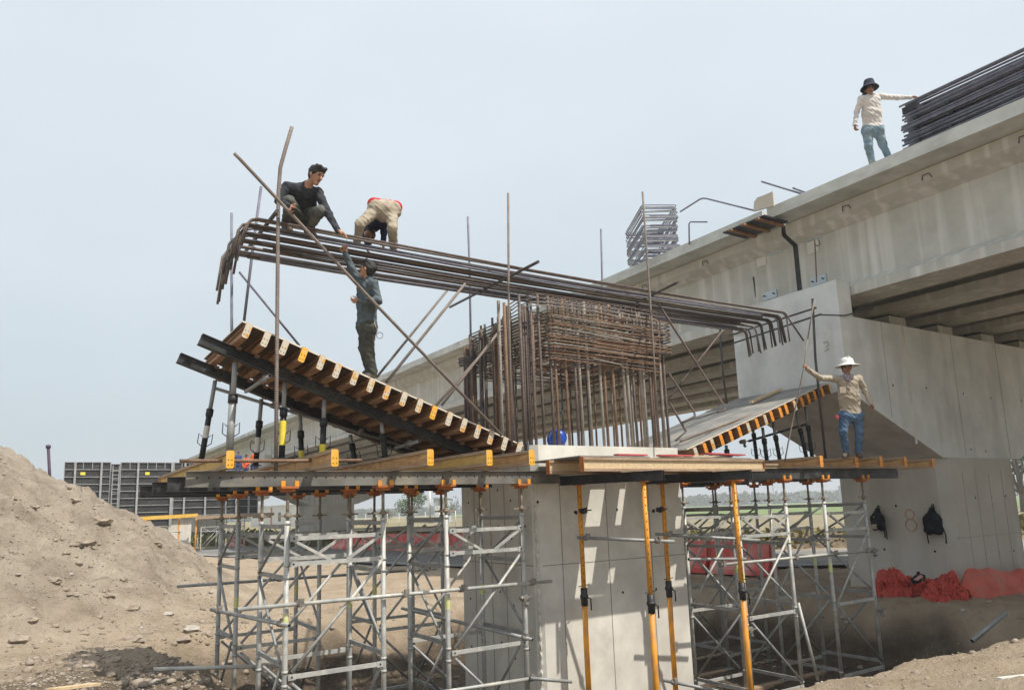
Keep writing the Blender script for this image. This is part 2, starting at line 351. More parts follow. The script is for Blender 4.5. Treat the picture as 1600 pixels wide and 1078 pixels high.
# road (a sheet just above the flat ground) with a pale edge line
ASPH = mat('asphalt', [(.15,.15,.15),(.21,.21,.205)], 1.5, .9, bump=.15, bscale=60, stain=((.26,.24,.21), .6, .3, .3))
LINE = mat('road_paint', [(.55,.54,.50),(.66,.65,.62)], 4, .7, bump=0)
def resample(p, n):
    p = np.array(p, float); d = np.r_[0, np.cumsum(np.hypot(*np.diff(p, axis=0).T))]; u = np.linspace(0, d[-1], n)
    return np.stack([np.interp(u, d, p[:,0]), np.interp(u, d, p[:,1])], 1)
def smooth(p, n=90):
    q = resample(p, n)
    for _ in range(12): q[1:-1] = (q[:-2]+2*q[1:-1]+q[2:])/4
    return q
rn, rf = smooth(ROAD_N), smooth(ROAD_F)
def strip(a, b, z, name, m):
    mb = MB(); n = len(a)
    mb.add([(x, y, z) for x, y in a]+[(x, y, z) for x, y in b], [(i+1, i, n+i, n+i+1) for i in range(n-1)])
    return tag(obj(name, mb, m, org=(0,0,0)), None, None, None, 'structure')
tag(strip(rn, rf, GZ+.06, 'road', ASPH), 'grey asphalt road passing behind the piers')
tag(strip(rn*.93+rf*.07, rn*.915+rf*.085, GZ+.064, 'road_edge_line', LINE), 'pale painted edge line along the near side of the road')
tag(strip(rn*.08+rf*.92, rn*.065+rf*.935, GZ+.064, 'road_edge_line', LINE), 'pale painted edge line along the far side of the road')
# dry field and green crop beyond the road
def sheet(pts, z, name, m, label):
    mb = MB(); mb.add([(x, y, z) for x, y in pts], [tuple(range(len(pts)))]); return tag(obj(name, mb, m, org=(0,0,0)), label, None, None, 'structure')
FIELD = mat('dry_stubble', [(.20,.165,.095),(.27,.23,.14)], .25, .95, bump=.6, bscale=3, stretch=(1,1,1))
CROP = mat('green_crop', [(.11,.17,.045),(.20,.25,.09)], .08, .95, bump=.6, bscale=2)
sheet([(33,34),(62,10),(150,-10),(330,60),(260,300),(120,240),(50,120)], GZ+.05, 'field', FIELD, 'dry straw coloured field beyond the road')
sheet([(95,75),(150,25),(420,60),(640,400),(300,560),(150,300)], GZ+.11, 'green_field', CROP, 'green crop strip at the far side of the dry field')
# loose stones: the largest are things, the gravel is stuff
STONE = mat('clod', [(.23,.185,.145),(.36,.305,.245)], 8, .95, bump=.5, bscale=30)
STONE_P = mat('pale_stone', [(.34,.31,.27),(.44,.41,.37)], 8, .9, bump=.4, bscale=30)
def pebbles(name, label, n, sizes, mats, p_pale, spread):
    """many small stones as one mesh, built in one go"""
    rg = np.random.default_rng(n); u = rg.random(n)
    x = np.where(u < .16, rg.normal(.9, 1.2, n), np.where(u < spread, rg.uniform(-6, 4.5, n), rg.uniform(1.5, 17, n)))
    y = np.where(u < .16, rg.normal(11.0, 1.8, n), np.where(u < spread, rg.uniform(7.5, 25, n), rg.uniform(4.2, 18, n)))
    r = rg.choice(sizes, n); z = ground_z(x, y)[0]
    t_ = (1+5**.5)/2
    bv = np.array([(-1,t_,0),(1,t_,0),(-1,-t_,0),(1,-t_,0),(0,-1,t_),(0,1,t_),(0,-1,-t_),(0,1,-t_),(t_,0,-1),(t_,0,1),(-t_,0,-1),(-t_,0,1)])/math.hypot(1, t_)
    bf = np.array([(0,11,5),(0,5,1),(0,1,7),(0,7,10),(0,10,11),(1,5,9),(5,11,4),(11,10,2),(10,7,6),(7,1,8),(3,9,4),(3,4,2),(3,2,6),(3,6,8),(3,8,9),(4,9,5),(2,4,11),(6,2,10),(8,6,7),(9,8,1)])
    j = 1+.35*rg.uniform(-1, 1, (n,12,1)); sq = np.stack([np.ones(n), rg.uniform(.6,1,n), rg.uniform(.5,.85,n)], -1)[:,None]
    vs = (bv[None]*j*sq*r[:,None,None]+np.stack([x, y, z+r*.12], -1)[:,None]).reshape(-1,3)
    fs = (bf[None]+12*np.arange(n)[:,None,None]).reshape(-1,3)
    me = bpy.data.meshes.new(name); me.vertices.add(len(vs)); me.vertices.foreach_set('co', vs.astype(np.float32).reshape(-1)); me.loops.add(fs.size); me.loops.foreach_set('vertex_index', fs.reshape(-1).astype(np.int32))
    me.polygons.add(len(fs)); me.polygons.foreach_set('loop_start', np.arange(0, fs.size, 3)); me.polygons.foreach_set('loop_total', np.full(len(fs), 3))
    for m in mats: me.materials.append(m)
    me.polygons.foreach_set('material_index', np.repeat(rg.random(n) < p_pale, 20).astype(np.int32)); me.update()
    o = bpy.data.objects.new(name, me); COL.objects.link(o); return tag(o, label, None, None, 'stuff')
pebbles('gravel', 'small stones and crumbs scattered over the mound and pit', 24000, [.010,.012,.015,.018,.024], [STONE, STONE_P], .07, .80)
pebbles('crumbled_clods', 'fist sized crumbs of earth strewn over the mound and pit sides', 1700, [.03,.035,.045,.055,.075], [STONE, STONE_P], .03, .78)
big = [(0.427,10.500,0.265), (1.012,9.600,-0.981), (0.061,9.200,-0.944), (0.793,9.600,-0.787), (0.993,9.000,-1.215), (1.420,9.800,-1.075), (0.213,12.000,1.362), (0.450,9.800,-0.772),
       (-0.023,8.600,-1.047), (0.970,10.000,-0.651), (1.625,9.400,-1.233), (1.815,9.600,-1.313), (1.494,9.200,-1.299), (0.751,11.200,0.028), (0.262,9.900,-0.626), (1.484,11.400,-0.301), (0.035,11.200,0.212), (0.564,10.800,-0.241), (0.795,8.800,-1.385), (1.404,9.200,-1.490)]
for i, q in enumerate(big):
    # drop onto the surface along the line of sight from the camera's side
    d = V(q).normalized(); p = None
    for s_ in np.arange(5.5, 27, .05):
        w = d*s_
        if w.z < gz(w.x, w.y): p = w; break
    if p is None: continue
    r_ = random.uniform(.045, .10)*p.length/11; m1 = MB().ico((p.x, p.y, gz(p.x,p.y)+r_*.02), r_, 0, .3, 1, False, (1.3, .9, .6))
    pale = i in (5, 10)
    tag(obj('stone' if pale else 'dirt_clod', m1, STONE_P if pale else STONE), 'pale angular stone lying at the foot of the mound' if pale else 'large dried clod of earth lying on the spoil mound', 'stone' if pale else 'clod', 'pale stones' if pale else 'clods on the spoil mound')
# ---------------------------------------------------------------- existing bridge
DX, DZ = 14.35, 6.895        # deck edge and deck top
SOF = 4.45                  # girder soffit
GIR = [(.49,0),(.49,.2),(.11,.42),(.11,1.72),(.52,1.92),(.52,2.16),(-.52,2.16),(-.52,1.92),(-.11,1.72),(-.11,.42),(-.49,.2),(-.49,0)]
br = thing('concrete_bridge', 'long finished concrete girder bridge running from upper right into the far left distance', 'bridge', (20, 10.7, SOF))
SPANS = [(-34, 10.72), (10.86, 58.4), (58.54, 106), (106.14, 150)]
for k, (y0, y1) in enumerate(SPANS):
    m1 = MB().prism([(DX,DZ-.27),(28.4,DZ-.27),(28.4,DZ),(DX,DZ)], 'Y', y0, y1)
    obj('deck_slab', m1, DECK, br)
    for g in range(6):
        cx = 15.03+.49+2.235*g
        gm_ = MB().prism([(cx+a, SOF+b_) for a, b_ in GIR], 'Y', y0+.0, y1-.0)
        go_ = obj('girder', gm_, CONC_OLD, br)
    m2 = MB()
    for g in range(5):
        cx = 15.03+.49+2.235*g
        for yy in np.arange(y0+1.2, y1, 9.3): m2.box((cx+.14, yy, SOF+.5), (cx+2.095, yy+.25, SOF+1.75))
    tag(obj('diaphragm', m2, CONC_OLD, br))
gap_shade = MB().prism([(15.52+a*.93, SOF+.03+b_*.985) for a, b_ in GIR], 'Y', 10.722, 10.858)  # black strip added in the open joint to stand in for its shade
obj('joint_gap_shade', gap_shade, BLACK_D, br)
# lifting hooks on the top flange of the outer girder
hk = 0
for yy in (5.4, 7.2, 9.0, 13.2, 15.6, 18.0, 20.6, 23.5, 27):
    x = 14.99
    m1 = MB().tube([(x,yy,SOF+1.93),(x-.03,yy+.03,SOF+2.02),(x-.03,yy+.17,SOF+2.03),(x,yy+.2,SOF+1.93)], .011, 5)
    obj('lifting_hook', m1, REBAR_DARK, br)
# joint: drip sealing strip, plank shelf at the expansion joint
WX = 15.41   # web face of the outer girder
GP = mat('bright_galvanised_plate', [(.42,.48,.53),(.52,.58,.62)], 6, .45, metal=.3, bump=.05)
def plate(px, w, h, name='anchor_plate'):
    c = V(px); m1 = MB().obox(c, (.012,0,0), (0,w/2,0), (0,0,h/2))
    o = obj(name, m1, GP, br)
    for s_ in (-.33,.33):
        obj('anchor_bolt', MB().tube([c+V(-.01,s_*w,0), c+V(-.075,s_*w,0)], .017, 6), BLACK_D, o)
for q in ((15.390,11.364,6.228), (15.390,10.257,6.225)): plate(q, .42, .16)
for q in ((15.390,11.641,5.139), (15.390,10.245,5.128)): plate(q, .42, .20)
def paper(q, w, h): obj('paper_sheet', MB().obox(q, (.004,0,0), (0,w/2,0), (0,0,h/2)), PAPER, br)
paper((15.395,11.807,6.105), .29, .30); paper((15.395,10.298,5.974), .31, .30)
# joint plank shelf
sh = thing('joint_shutter', 'small dark plywood shutter with brown battens hung under the deck edge at the joint', 'formwork', (14.3, 10.8, 6.2))
obj('plank', MB().obox((14.22,11.0,6.50), (.42,0,.0), (0,.62,0), (0,0,.015)), BLACK_D, sh)
for yy in (10.55, 10.95, 11.35): obj('batten', MB().obox((14.2,yy,6.46), (.48,0,0), (0,.045,0), (0,0,.022)), JOIST, sh)
gy_ = [(10.35,6.86),(10.35,7.2),(10.5,7.42),(10.8,7.52),(11.0,7.50),(11.15,7.22),(11.2,6.86)]
m1 = MB(); poly = [(14.050,10.854,6.807), (14.050,10.811,7.033), (14.050,10.709,7.106), (14.050,10.544,7.090), (14.050,10.272,7.086), (14.050,10.276,6.733)]
m1.prism([(p_[1], p_[2]) for p_ in poly], 'X', 14.03, 14.07)
tag(obj('board_offcut', m1, mat('beige_board', [(.50,.46,.38),(.58,.54,.46)], 4, .8, bump=.1)), 'beige cut plywood piece standing on the deck edge at the joint', 'board')

# ---------------------------------------------------------------- existing piers
def old_pier(y0, label, detail):
    """flared hammerhead pier; detail adds pour joints, tie holes, bearing plinths"""
    t = thing('bridge_pier', label, 'pier', (20.6, y0+1.45, GZ), 'hammerhead piers of the finished bridge')
    y1 = y0+2.91
    cap = [(14.5,2.28),(17.98,.88),(21.75,.88),(27.4,2.75),(27.4,3.95),(14.985,3.95),(14.985,4.73),(14.5,4.73)]
    m1 = MB(); bv = .06
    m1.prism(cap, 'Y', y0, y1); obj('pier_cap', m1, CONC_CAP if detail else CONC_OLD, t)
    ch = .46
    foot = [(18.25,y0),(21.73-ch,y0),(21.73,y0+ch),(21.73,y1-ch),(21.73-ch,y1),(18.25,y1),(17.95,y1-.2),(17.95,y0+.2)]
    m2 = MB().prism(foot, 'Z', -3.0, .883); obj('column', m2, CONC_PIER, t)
    for g in range(6):
        cx = 15.52+2.235*g
        for yy in (y0+.55, y0+1.9):
            p_ = obj('bearing_plinth', MB().box((cx-.36, yy, 3.95), (cx+.36, yy+.55, SOF-.06)), CONC_OLD, t)
            obj('bearing_pad', MB().box((cx-.25, yy+.05, SOF-.06), (cx+.25, yy+.5, SOF)), BLACK_D, p_)
    if detail:
        # pour joints as shallow ridges, form tie holes as flat discs painted dark for their shade
        def joint(lo, hi): obj('pour_joint', MB().box(lo, hi), JOINT_OLD, t)
        for x in (18.75, 19.35, 20.0, 20.65, 21.25): joint((x-.012, y0-.006, -2.3), (x+.012, y0+.02, .55+.1*math.sin(x*5)))
        joint((18.2, y0-.005, -1.0), (21.3, y0+.02, -.97))
        for x in (16.05, 19.05, 21.3): joint((x-.008, y0-.006, 1.75 if x < 17 else .9), (x+.008, y0+.02, 3.93))
        m6 = MB().obox((((16.876,9.240,3.900))[0]+.04, y0-.003, 2.55), (.045,0,0), (0,.004,0), (0,0,1.37))
        obj('mortar_seam', m6, CONC_NEW, t)
        m7 = MB()
        for q in ((16.236,9.240,2.492), (17.630,9.240,2.518), (19.321,9.240,2.475), (20.689,9.240,2.435), (22.370,9.240,2.454), (20.036,9.240,1.054), (19.323,9.240,1.091),
                  (20.001,9.240,-0.088), (20.725,9.240,-0.069), (19.223,9.240,-0.073), (19.348,9.240,-1.397), (20.004,9.240,-1.405), (20.752,9.240,-1.416)):
            m7.disc((q[0], y0-.004, q[2]), (0,-1,0), .028, 8)
        for q in ((17.950,9.685,-1.285), (17.950,10.929,-1.272), (17.950,10.501,-0.211)): m7.disc((17.946, q[1], q[2]), (-1,0,0), .03, 8)
        obj('tie_hole', m7, HOLE_SHADE, t)
    return t
op = old_pier(9.24, 'near hammerhead pier of the finished bridge with backpacks hanging on its column', True)
old_pier(57.0, 'distant pale pier of the finished bridge seen between the left scaffold legs', False)
old_pier(104.6, 'farthest pier of the finished bridge hidden beyond the forms', False)
# spray painted orange figure 8 on the column end
SPRAY = mat('orange_spray', [(.55,.30,.17),(.50,.33,.22)], 20, .9, bump=0)
c8 = V((17.945,10.180,-0.555)); m1 = MB()
for dz, rr in ((.135, .115), (-.125, .14)):
    pts = [(17.947, c8.y+rr*.95*math.cos(a), c8.z+dz+rr*math.sin(a)) for a in np.linspace(0, 2*math.pi, 20)]
    m1.tube(pts, .013, 5)
obj('spray_number', m1, SPRAY, op)
# wire curl and small marks
m1 = MB(); c0 = V((14.490,9.630,3.316))
m1.tube([c0+V(-.02,.05,.08), c0+V(-.03,-.06,.1), c0+V(-.03,-.09,.02), c0+V(-.03,.0,-.03), c0+V(-.03,-.08,-.08), c0+V(-.02,.05,-.1)], .008, 5)
obj('tie_wire', m1, CONC_JOINT, op)
# ---------------------------------------------------------------- new pier under construction
PX0, PX1, PY0, PY1, PTOP = 6.56, 9.80, 9.60, 12.05, 1.0
np_ = thing('new_pier', 'fresh pale concrete pier column with bare vertical reinforcement rising from its top', 'pier', (8.18, 10.8, -3.6))
ch = .10
foot = [(PX0+ch,PY0),(PX1-ch,PY0),(PX1,PY0+ch),(PX1,PY1-ch),(PX1-ch,PY1),(PX0+ch,PY1),(PX0,PY1-ch),(PX0,PY0+ch)]
obj('column', MB().prism(foot, 'Z', -3.7, PTOP), CONC_NEW, np_)
zj = -.86
def joint(lo, hi): obj('pour_joint', MB().box(lo, hi), CONC_JOINT, np_)
for x in (PX0+.48, PX0+1.42, PX0+2.36): joint((x-.007, PY0-.004, -3.4), (x+.007, PY0+.02, .74))
joint((PX0+ch, PY0-.0035, zj-.007), (PX1-ch, PY0+.02, zj+.007))
for y in (PY0+.45, PY0+.9, PY0+1.35, PY0+1.9): joint((PX0-.004, y-.008, -3.4), (PX0+.02, y+.008, .74))
joint((PX0-.0035, PY0+ch, zj-.007), (PX0+.02, PY1-ch, zj+.007))
m7 = MB()
for q in ((8.208,9.600,-0.051), (8.232,9.600,-1.385), (6.611,9.600,0.111), (8.969,9.600,-1.396)): m7.disc((q[0], PY0-.004, q[2]), (0,-1,0), .022, 8)
for y in (PY0+.3, PY0+.7, PY0+1.1, PY0+1.62, PY0+2.1):
    for z in (-.35, .25, -1.4, -2.2): m7.disc((PX0-.004, y, z+.1*math.sin(y*9)), (-1,0,0), .022, 7)
obj('tie_hole', m7, HOLE_SHADE, np_)
m8 = MB()   # ragged laitance lip along the arris
for z in np.arange(-3.2, .5, .13): m8.ico((PX0+.03, PY0+.035, z), .045, 0, .35, 0, False, (.5,.6,1.6))
obj('laitance_lip', m8, CONC_NEW, np_)

# vertical bars: (px, top y) along the left side face and the front, then far sides
def vbar(x, y, ztop, m, r=.021, lean=(0,0)):
    mb = MB().tube([(x, y, PTOP-.25), (x+lean[0]*.5, y+lean[1]*.5, PTOP+(ztop-PTOP)*.5), (x+lean[0], y+lean[1], ztop)], r, 8)
    return obj('rebar', mb, m, np_)
rr_ = random.Random(3)
pick = lambda: rr_.choice([REBAR, REBAR_RUST, REBAR_MORTAR, REBAR_MORTAR, REBAR_RUST])
for y, zt in ((11.92,3.05),(11.80,2.98),(11.70,3.2),(11.62,3.1),(11.36,3.28),(11.28,3.2),(10.9,3.42),(10.82,3.2),(10.72,3.36),(10.45,3.3),(10.38,3.3),(10.0,3.42),(9.92,3.38),(9.78,3.3)):
    vbar(PX0+.1+rr_.uniform(-.01,.01), y, zt+rr_.uniform(-.05,.05), rr_.choice([REBAR_DARK, REBAR, REBAR, REBAR_RUST]), .022, (rr_.uniform(-.03,.02),0))
for px, zt in ((803,3.35),(812,3.3),(818,3.28),(833,3.45),(857,3.50),(872,3.5),(879,3.5),(894,3.48),(905,3.5),(912,3.46),(925,3.5),(945,3.46),(951,3.5),(963,3.5),(981,3.45),(987,3.45),(996,3.42),(1009,3.5),(1013,3.5),(1022,3.42),(1031,3.45),(1041,3.4),(1048,3.36)):
    x = PX0+(px-838)/(1062-838)*(PX1-PX0)
    vbar(x+.06, PY0+.155+rr_.uniform(-.015,.03), zt+rr_.uniform(-.04,.04), pick(), .0255, (rr_.uniform(-.05,.0), 0))
for y in np.linspace(9.95, 11.85, 11): vbar(PX1-.1, y+rr_.uniform(-.03,.03), 3.3+rr_.uniform(-.1,.1), pick(), .021, (rr_.uniform(-.03,.03), 0))
for x in np.linspace(6.9, 9.6, 13): vbar(x, PY1-.1, 3.1+rr_.uniform(-.15,.15), rr_.choice([REBAR_DARK, REBAR]), .02, (rr_.uniform(-.04,.04), 0))

for y, n_ in ((11.86,3),(11.66,3),(11.3,3),(10.85,4),(10.42,4),(9.95,3),(9.78,2)):   # second face of the side bundles
    for i in range(n_): vbar(PX0+.155+.045*(i % 2)+rr_.uniform(-.01,.01), y+.05*i-.05+rr_.uniform(-.015,.015), (3.05 if y > 11.5 else 3.3)+rr_.uniform(-.12,.12), rr_.choice([REBAR_DARK, REBAR, REBAR, REBAR_RUST]), .022, (rr_.uniform(-.03,.02), 0))
# tie cage: closed hoops bunched up near the bar tops
def hoop(x0, x1, y0, y1, z, r=.0122, c=.09, tilt=0, jig=.006):
    pts = []
    for cx, cy, a0 in ((x1-c, y0+c, -90), (x1-c, y1-c, 0), (x0+c, y1-c, 90), (x0+c, y0+c, 180)):
        for a in (0, 45, 90):
            an = R(a0+a); x = cx+c*math.cos(an); y = cy+c*math.sin(an)
            pts.append((x, y, z+tilt*(x-x0)/(x1-x0)+rr_.uniform(-jig, jig)))
    pts.append(pts[0])
    return MB().tube(pts, r, 6, cap=False)
tc_ = thing('tie_cage', 'bunch of rusty rectangular stirrup ties hung round the vertical bars of the new pier', 'rebar ties', (8.2, 10.8, 2.6))
z = 2.44
for k in range(17):
    a = rr_.uniform(-.03,.03)
    obj('stirrup', hoop(7.03+a, 9.50+a, 9.65+rr_.uniform(-.02,.02), 11.9, z, tilt=-.05+rr_.uniform(-.03,.03)), rr_.choice([REBAR_RUST, REBAR_RUST, REBAR_MORTAR, REBAR]), tc_); z += .052+rr_.uniform(-.012,.012)
z = 2.5
for k in range(13):
    obj('stirrup', hoop(7.9+rr_.uniform(-.03,.03), 8.95+rr_.uniform(-.4,.5), 9.635, 11.85, z, tilt=-.06+rr_.uniform(-.05,.05)), rr_.choice([REBAR_RUST, REBAR_RUST, REBAR_MORTAR]), tc_); z += .068
z = 2.72
for k in range(11):
    obj('stirrup', hoop(8.7, 9.80, 9.63, 11.7, z, tilt=rr_.uniform(-.02,.02)), rr_.choice([REBAR_RUST, REBAR]), tc_); z += .062+rr_.uniform(-.012,.012)
z = 2.52
for k in range(14):   # dark ties against the far side, seen from below
    obj('stirrup', hoop(6.75, 9.4+rr_.uniform(-.3,.2), 9.95, 11.95, z, tilt=rr_.uniform(-.03,.03)), rr_.choice([REBAR, REBAR_DARK]), tc_); z += .058
z = 3.28
for k in range(4):    # large outer hoops with rounded corners
    a = rr_.uniform(.3,.42); pts = [(6.60+rr_.uniform(-.03,.03), 11.0-.3*k, z-.25+.03*k), (6.60, 10.3, z-.05), (6.60, 9.58+a, z)]+[(6.60+a-a*math.cos(R(q)), 9.58+a-a*math.sin(R(q)), z+.02*q/90) for q in (25,45,65)]+[(6.60+a, 9.58, z+.02), (7.9+.2*k, 9.585, z+.03), (9.3+.1*k, 9.60, z-.01)]
    obj('stirrup', MB().tube(pts, .0105, 6), rr_.choice([REBAR, REBAR_MORTAR, REBAR_PALE]), tc_); z += .062
for k in range(10):   # U hooks standing above the ties
    x = 7.15+k*.25; w = rr_.uniform(.05,.1)
    obj('hook', MB().tube([(x,9.7,3.2),(x,9.7,3.5),(x+.01,9.7,3.52),(x+w,9.7,3.52),(x+w+.01,9.7,3.5),(x+w+.01,9.7,3.2)], .0105, 6), rr_.choice([REBAR_RUST, REBAR]), tc_)
zz = 2.62
for k in range(6):    # bunch of straight offcuts tied at the back left corner
    obj('hook', MB().tube([(6.42+rr_.uniform(-.03,.03),11.7,zz),(7.0,11.2+.02*k,zz+.06+.01*k)], .012, 6), REBAR_DARK, tc_); zz += .028

# blue bowl / hard hat left on the column top
hh = thing('blue_bucket', 'bright blue plastic bucket lying on the pier top among the bars', 'bucket', (7.418,10.100,1.035))
BLUE = mat('blue_plastic', [(.008,.055,.36),(.012,.08,.45)], 4, .35, bump=.02)
c0 = V((7.426,10.100,1.171)); ax = V(-.35,-.9,.15).normalized()
m1 = MB(); sidev = ax.orthogonal().normalized(); bi = ax.cross(sidev)
pr = [(.0,.13),(.05,.128),(.12,.12),(.155,.06),(.165,-.0),(.172,-.10),(.185,-.11),(.185,-.13),(.17,-.13),(.155,.0),(.12,.10)]
n_ = 20; vs = [c0+ax*h_+r_*(math.cos(2*math.pi*k/n_)*sidev+math.sin(2*math.pi*k/n_)*bi)*.9 for r_, h_ in pr for k in range(n_)]
m1.add(vs, [(i*n_+k, i*n_+(k+1) % n_, (i+1)*n_+(k+1) % n_, (i+1)*n_+k) for i in range(len(pr)-1) for k in range(n_)], 0, None, True)
obj('shell', m1, BLUE, hh)

# ---------------------------------------------------------------- long hooked cap bars
bm = thing('rebar_mat', 'two stacked layers of long dark bars with hooked ends lying across the new pier cap', 'rebar mat', (8, 10.8, 3.9))
YB_ = [9.74,9.79,9.95,9.99,10.03,10.08,10.25,10.29,10.34,10.50,10.55,10.59,10.76,10.80,10.97,11.02,11.07,11.12]; NB = len(YB_)
for k in range(NB):
    y = YB_[k]
    xl = 2.19-.0+rr_.uniform(-.05,.06); xr = 13.36+.3*k/(NB-1)+rr_.uniform(-.05,.05)
    z = 3.975-.004*k
    hl = .42+.017*k+rr_.uniform(-.08,.10); hr = rr_.uniform(.56,.64)
    sw = rr_.uniform(-.05,.04)
    pts = [(xl-.1-sw*.3,y,z-hl),(xl-.03,y,z-.11),(xl+.02,y,z-.03),(xl+.10,y,z)]
    for u in (.2,.4,.6,.8): pts.append((xl+(xr-xl)*u, y+rr_.uniform(-.008,.008), z-.0+rr_.uniform(-.012,.012)-.05*math.sin(math.pi*u)))
    rx = .45 if k == 0 else rr_.uniform(-.02,.09)
    pts += [(xr-.1,y,z),(xr-.02,y,z-.03),(xr+.03,y,z-.1),(xr+.05+rx,y,z-hr)]
    obj('rebar', MB().tube(pts, .0178, 8), rr_.choice([REBAR, REBAR, REBAR_PALE, REBAR_DARK, REBAR_BLUE]), bm)
for k, y in enumerate((9.83,9.92,10.05,10.12,10.31,10.36,10.53,10.62,10.79,11.0,11.05)):      # second layer, straight, just below
    y += 0; xl = 2.45+rr_.uniform(0,.3); xr = 12.9+rr_.uniform(-.2,.2)
    pts = [(xl+(xr-xl)*u, y+rr_.uniform(-.01,.01), 3.90-.004*k-.05*math.sin(math.pi*u)+rr_.uniform(-.015,.015)) for u in np.linspace(0,1,6)]
    obj('rebar', MB().tube(pts, .0178, 8), rr_.choice([REBAR, REBAR_PALE, REBAR_DARK, REBAR_BLUE]), bm)

# ---------------------------------------------------------------- loose and propping bars, one by one
def rod(name, pts, r, m, label, cat='rebar', group=None):
    return tag(obj(name, MB().tube(pts, r, 8), m), label, cat, group)
rod('rebar', [(2.547,9.450,0.538),(2.543,9.500,2.028),(2.528,9.500,3.409),(2.519,9.500,4.305),(2.538,9.500,4.658),(2.601,9.500,4.943),(2.683,9.500,5.284)], .026, REBAR_PALE, 'tall propping bar with a bent top beside the crouching worker')
rod('rebar', [(1.909,9.350,4.641),(1.982,9.350,4.579),(3.748,9.400,2.990),(5.899,9.450,1.114)], .024, REBAR_PALE, 'long slanting bar crossing the left form from the tall bent bar to the column')
rod('rebar', [(2.429,11.950,4.894),(2.487,11.950,2.906),(2.514,11.950,0.966)], .022, REBAR_BLUE, 'straight upright bar rising through the hooked bar ends at far left')
rod('rebar', [(2.799,11.600,5.286),(2.702,11.600,4.313),(2.589,11.600,2.992)], .022, REBAR_BLUE, 'leaning upright bar behind the crouching worker')
rod('rebar', [(6.918,12.100,5.752),(6.929,12.100,4.551),(6.855,12.000,2.864)], .022, REBAR_BLUE, 'thin upright bar left of the pole above the column')
rod('rebar', [(6.209,9.520,5.081),(6.147,9.520,3.157),(6.121,9.520,0.960)], .019, REBAR_PALE, 'tall upright bar standing at the front left corner of the column')
rod('rebar', [(9.171,9.500,5.728),(9.177,9.500,4.488),(9.182,9.500,3.284),(9.164,9.500,1.013)], .019, REBAR_PALE, 'tall upright bar in front of the far rebar stack on the deck')
rod('rebar', [(10.338,12.100,6.126),(10.285,12.100,4.824),(10.241,12.100,3.164)], .022, REBAR_BLUE, 'lone upright bar against the sky left of the rebar stack')
rod('rebar', [(15.395,12.100,5.745),(15.451,12.100,4.860),(15.585,12.100,2.743)], .022, REBAR_DARK, 'upright bar standing on the right form before the old pier cap')
rod('rebar', [(13.851,12.000,4.160),(13.820,12.000,3.126),(13.889,12.000,2.195)], .024, REBAR_DARK, 'upright bar behind the right ends of the cap bars')
rod('rebar', [(13.909,9.450,4.272),(13.793,9.450,2.951),(13.788,9.450,0.838)], .026, REBAR_DARK, 'dark upright bar beside the worker in the white hard hat')
rod('rebar', [(15.200,10.009,6.004),(15.200,9.985,5.917),(15.200,10.041,5.873),(15.200,10.119,5.946),(15.200,10.108,6.037),(15.200,10.173,5.033)], .014, REBAR_RUST, 'thin rusty rod with a curled eye hanging before the girder anchor plates')
# cross bars carrying the cap bars
rod('rebar', [(2.481,9.400,3.988),(2.672,12.200,4.296)], .028, REBAR_DARK, 'dark cross bar under the left ends of the cap bars', group=None)
rod('rebar', [(6.065,8.550,3.594),(6.851,12.800,4.072)], .024, REBAR_DARK, 'dark cross bar under the cap bars left of the tie cage')
rod('rebar', [(8.976,8.600,3.706),(10.637,12.200,4.220)], .024, REBAR_DARK, 'dark cross bar under the cap bars right of the tie cage')
rod('rebar', [(13.778,9.300,4.019),(14.533,12.300,4.150)], .022, REBAR_DARK, 'upper cross bar behind the right hooked ends')
rod('rebar', [(13.934,9.300,3.896),(14.258,12.400,3.832)], .022, REBAR_DARK, 'lower cross bar behind the right hooked ends')
rod('rebar', [(13.931,9.300,3.882),(14.628,9.200,3.924),(15.737,9.200,4.202)], .016, REBAR_DARK, 'thin bent bar reaching from the cross bars past the old pier cap corner')
# slanting struts
rod('rebar', [(5.584,9.900,3.573),(4.222,9.900,1.883)], .022, REBAR_PALE, 'pale slanting strut bar between the left form and the cap bars, right one')
rod('rebar', [(6.230,11.700,4.060),(4.815,11.700,2.303)], .022, REBAR_PALE, 'slanting strut bar behind the standing worker, left one')
rod('rebar', [(6.123,9.750,2.842),(5.046,9.750,1.573)], .022, REBAR_PALE, 'slanting strut bar from the left form to the pier corner bars')
rod('rebar', [(6.040,9.900,2.646),(4.993,9.900,1.552)], .02, REBAR_PALE, 'second slanting strut bar tight beside the pier corner bars')
rod('rebar', [(2.867,12.000,3.599),(2.586,12.000,3.937),(3.580,12.000,2.810)][1:], .02, REBAR_BLUE, 'slanting bar running down from the hooked ends to the left form')
rod('rebar', [(9.748,9.900,3.793),(10.552,9.900,2.832),(11.359,9.900,1.908),(11.271,9.800,1.802),(10.934,9.700,1.711)], .022, REBAR, 'slanting bent bar from the cap bars down to the right form')
rod('rebar', [(13.450,11.600,3.981),(11.571,11.600,2.293)], .022, REBAR, 'slanting bar crossing behind the bent bar right of the column')
rod('rebar', [(10.205,10.200,2.519),(10.826,10.200,1.796),(10.746,10.100,1.692),(10.584,10.000,1.636),(10.179,9.900,1.511)], .022, REBAR, 'short bent bar leaning between the column bars and the right form')
rod('rebar', [(9.999,10.000,1.880),(10.367,10.000,1.358),(9.980,9.900,1.170)], .022, REBAR, 'lowest bent bar leaning beside the column bars on the right form')
rod('rebar', [(1.399,9.250,0.683),(2.430,9.350,0.698),(3.676,9.450,0.722)], .022, REBAR_RUST, 'horizontal rusty bar lying across the left platform beams')
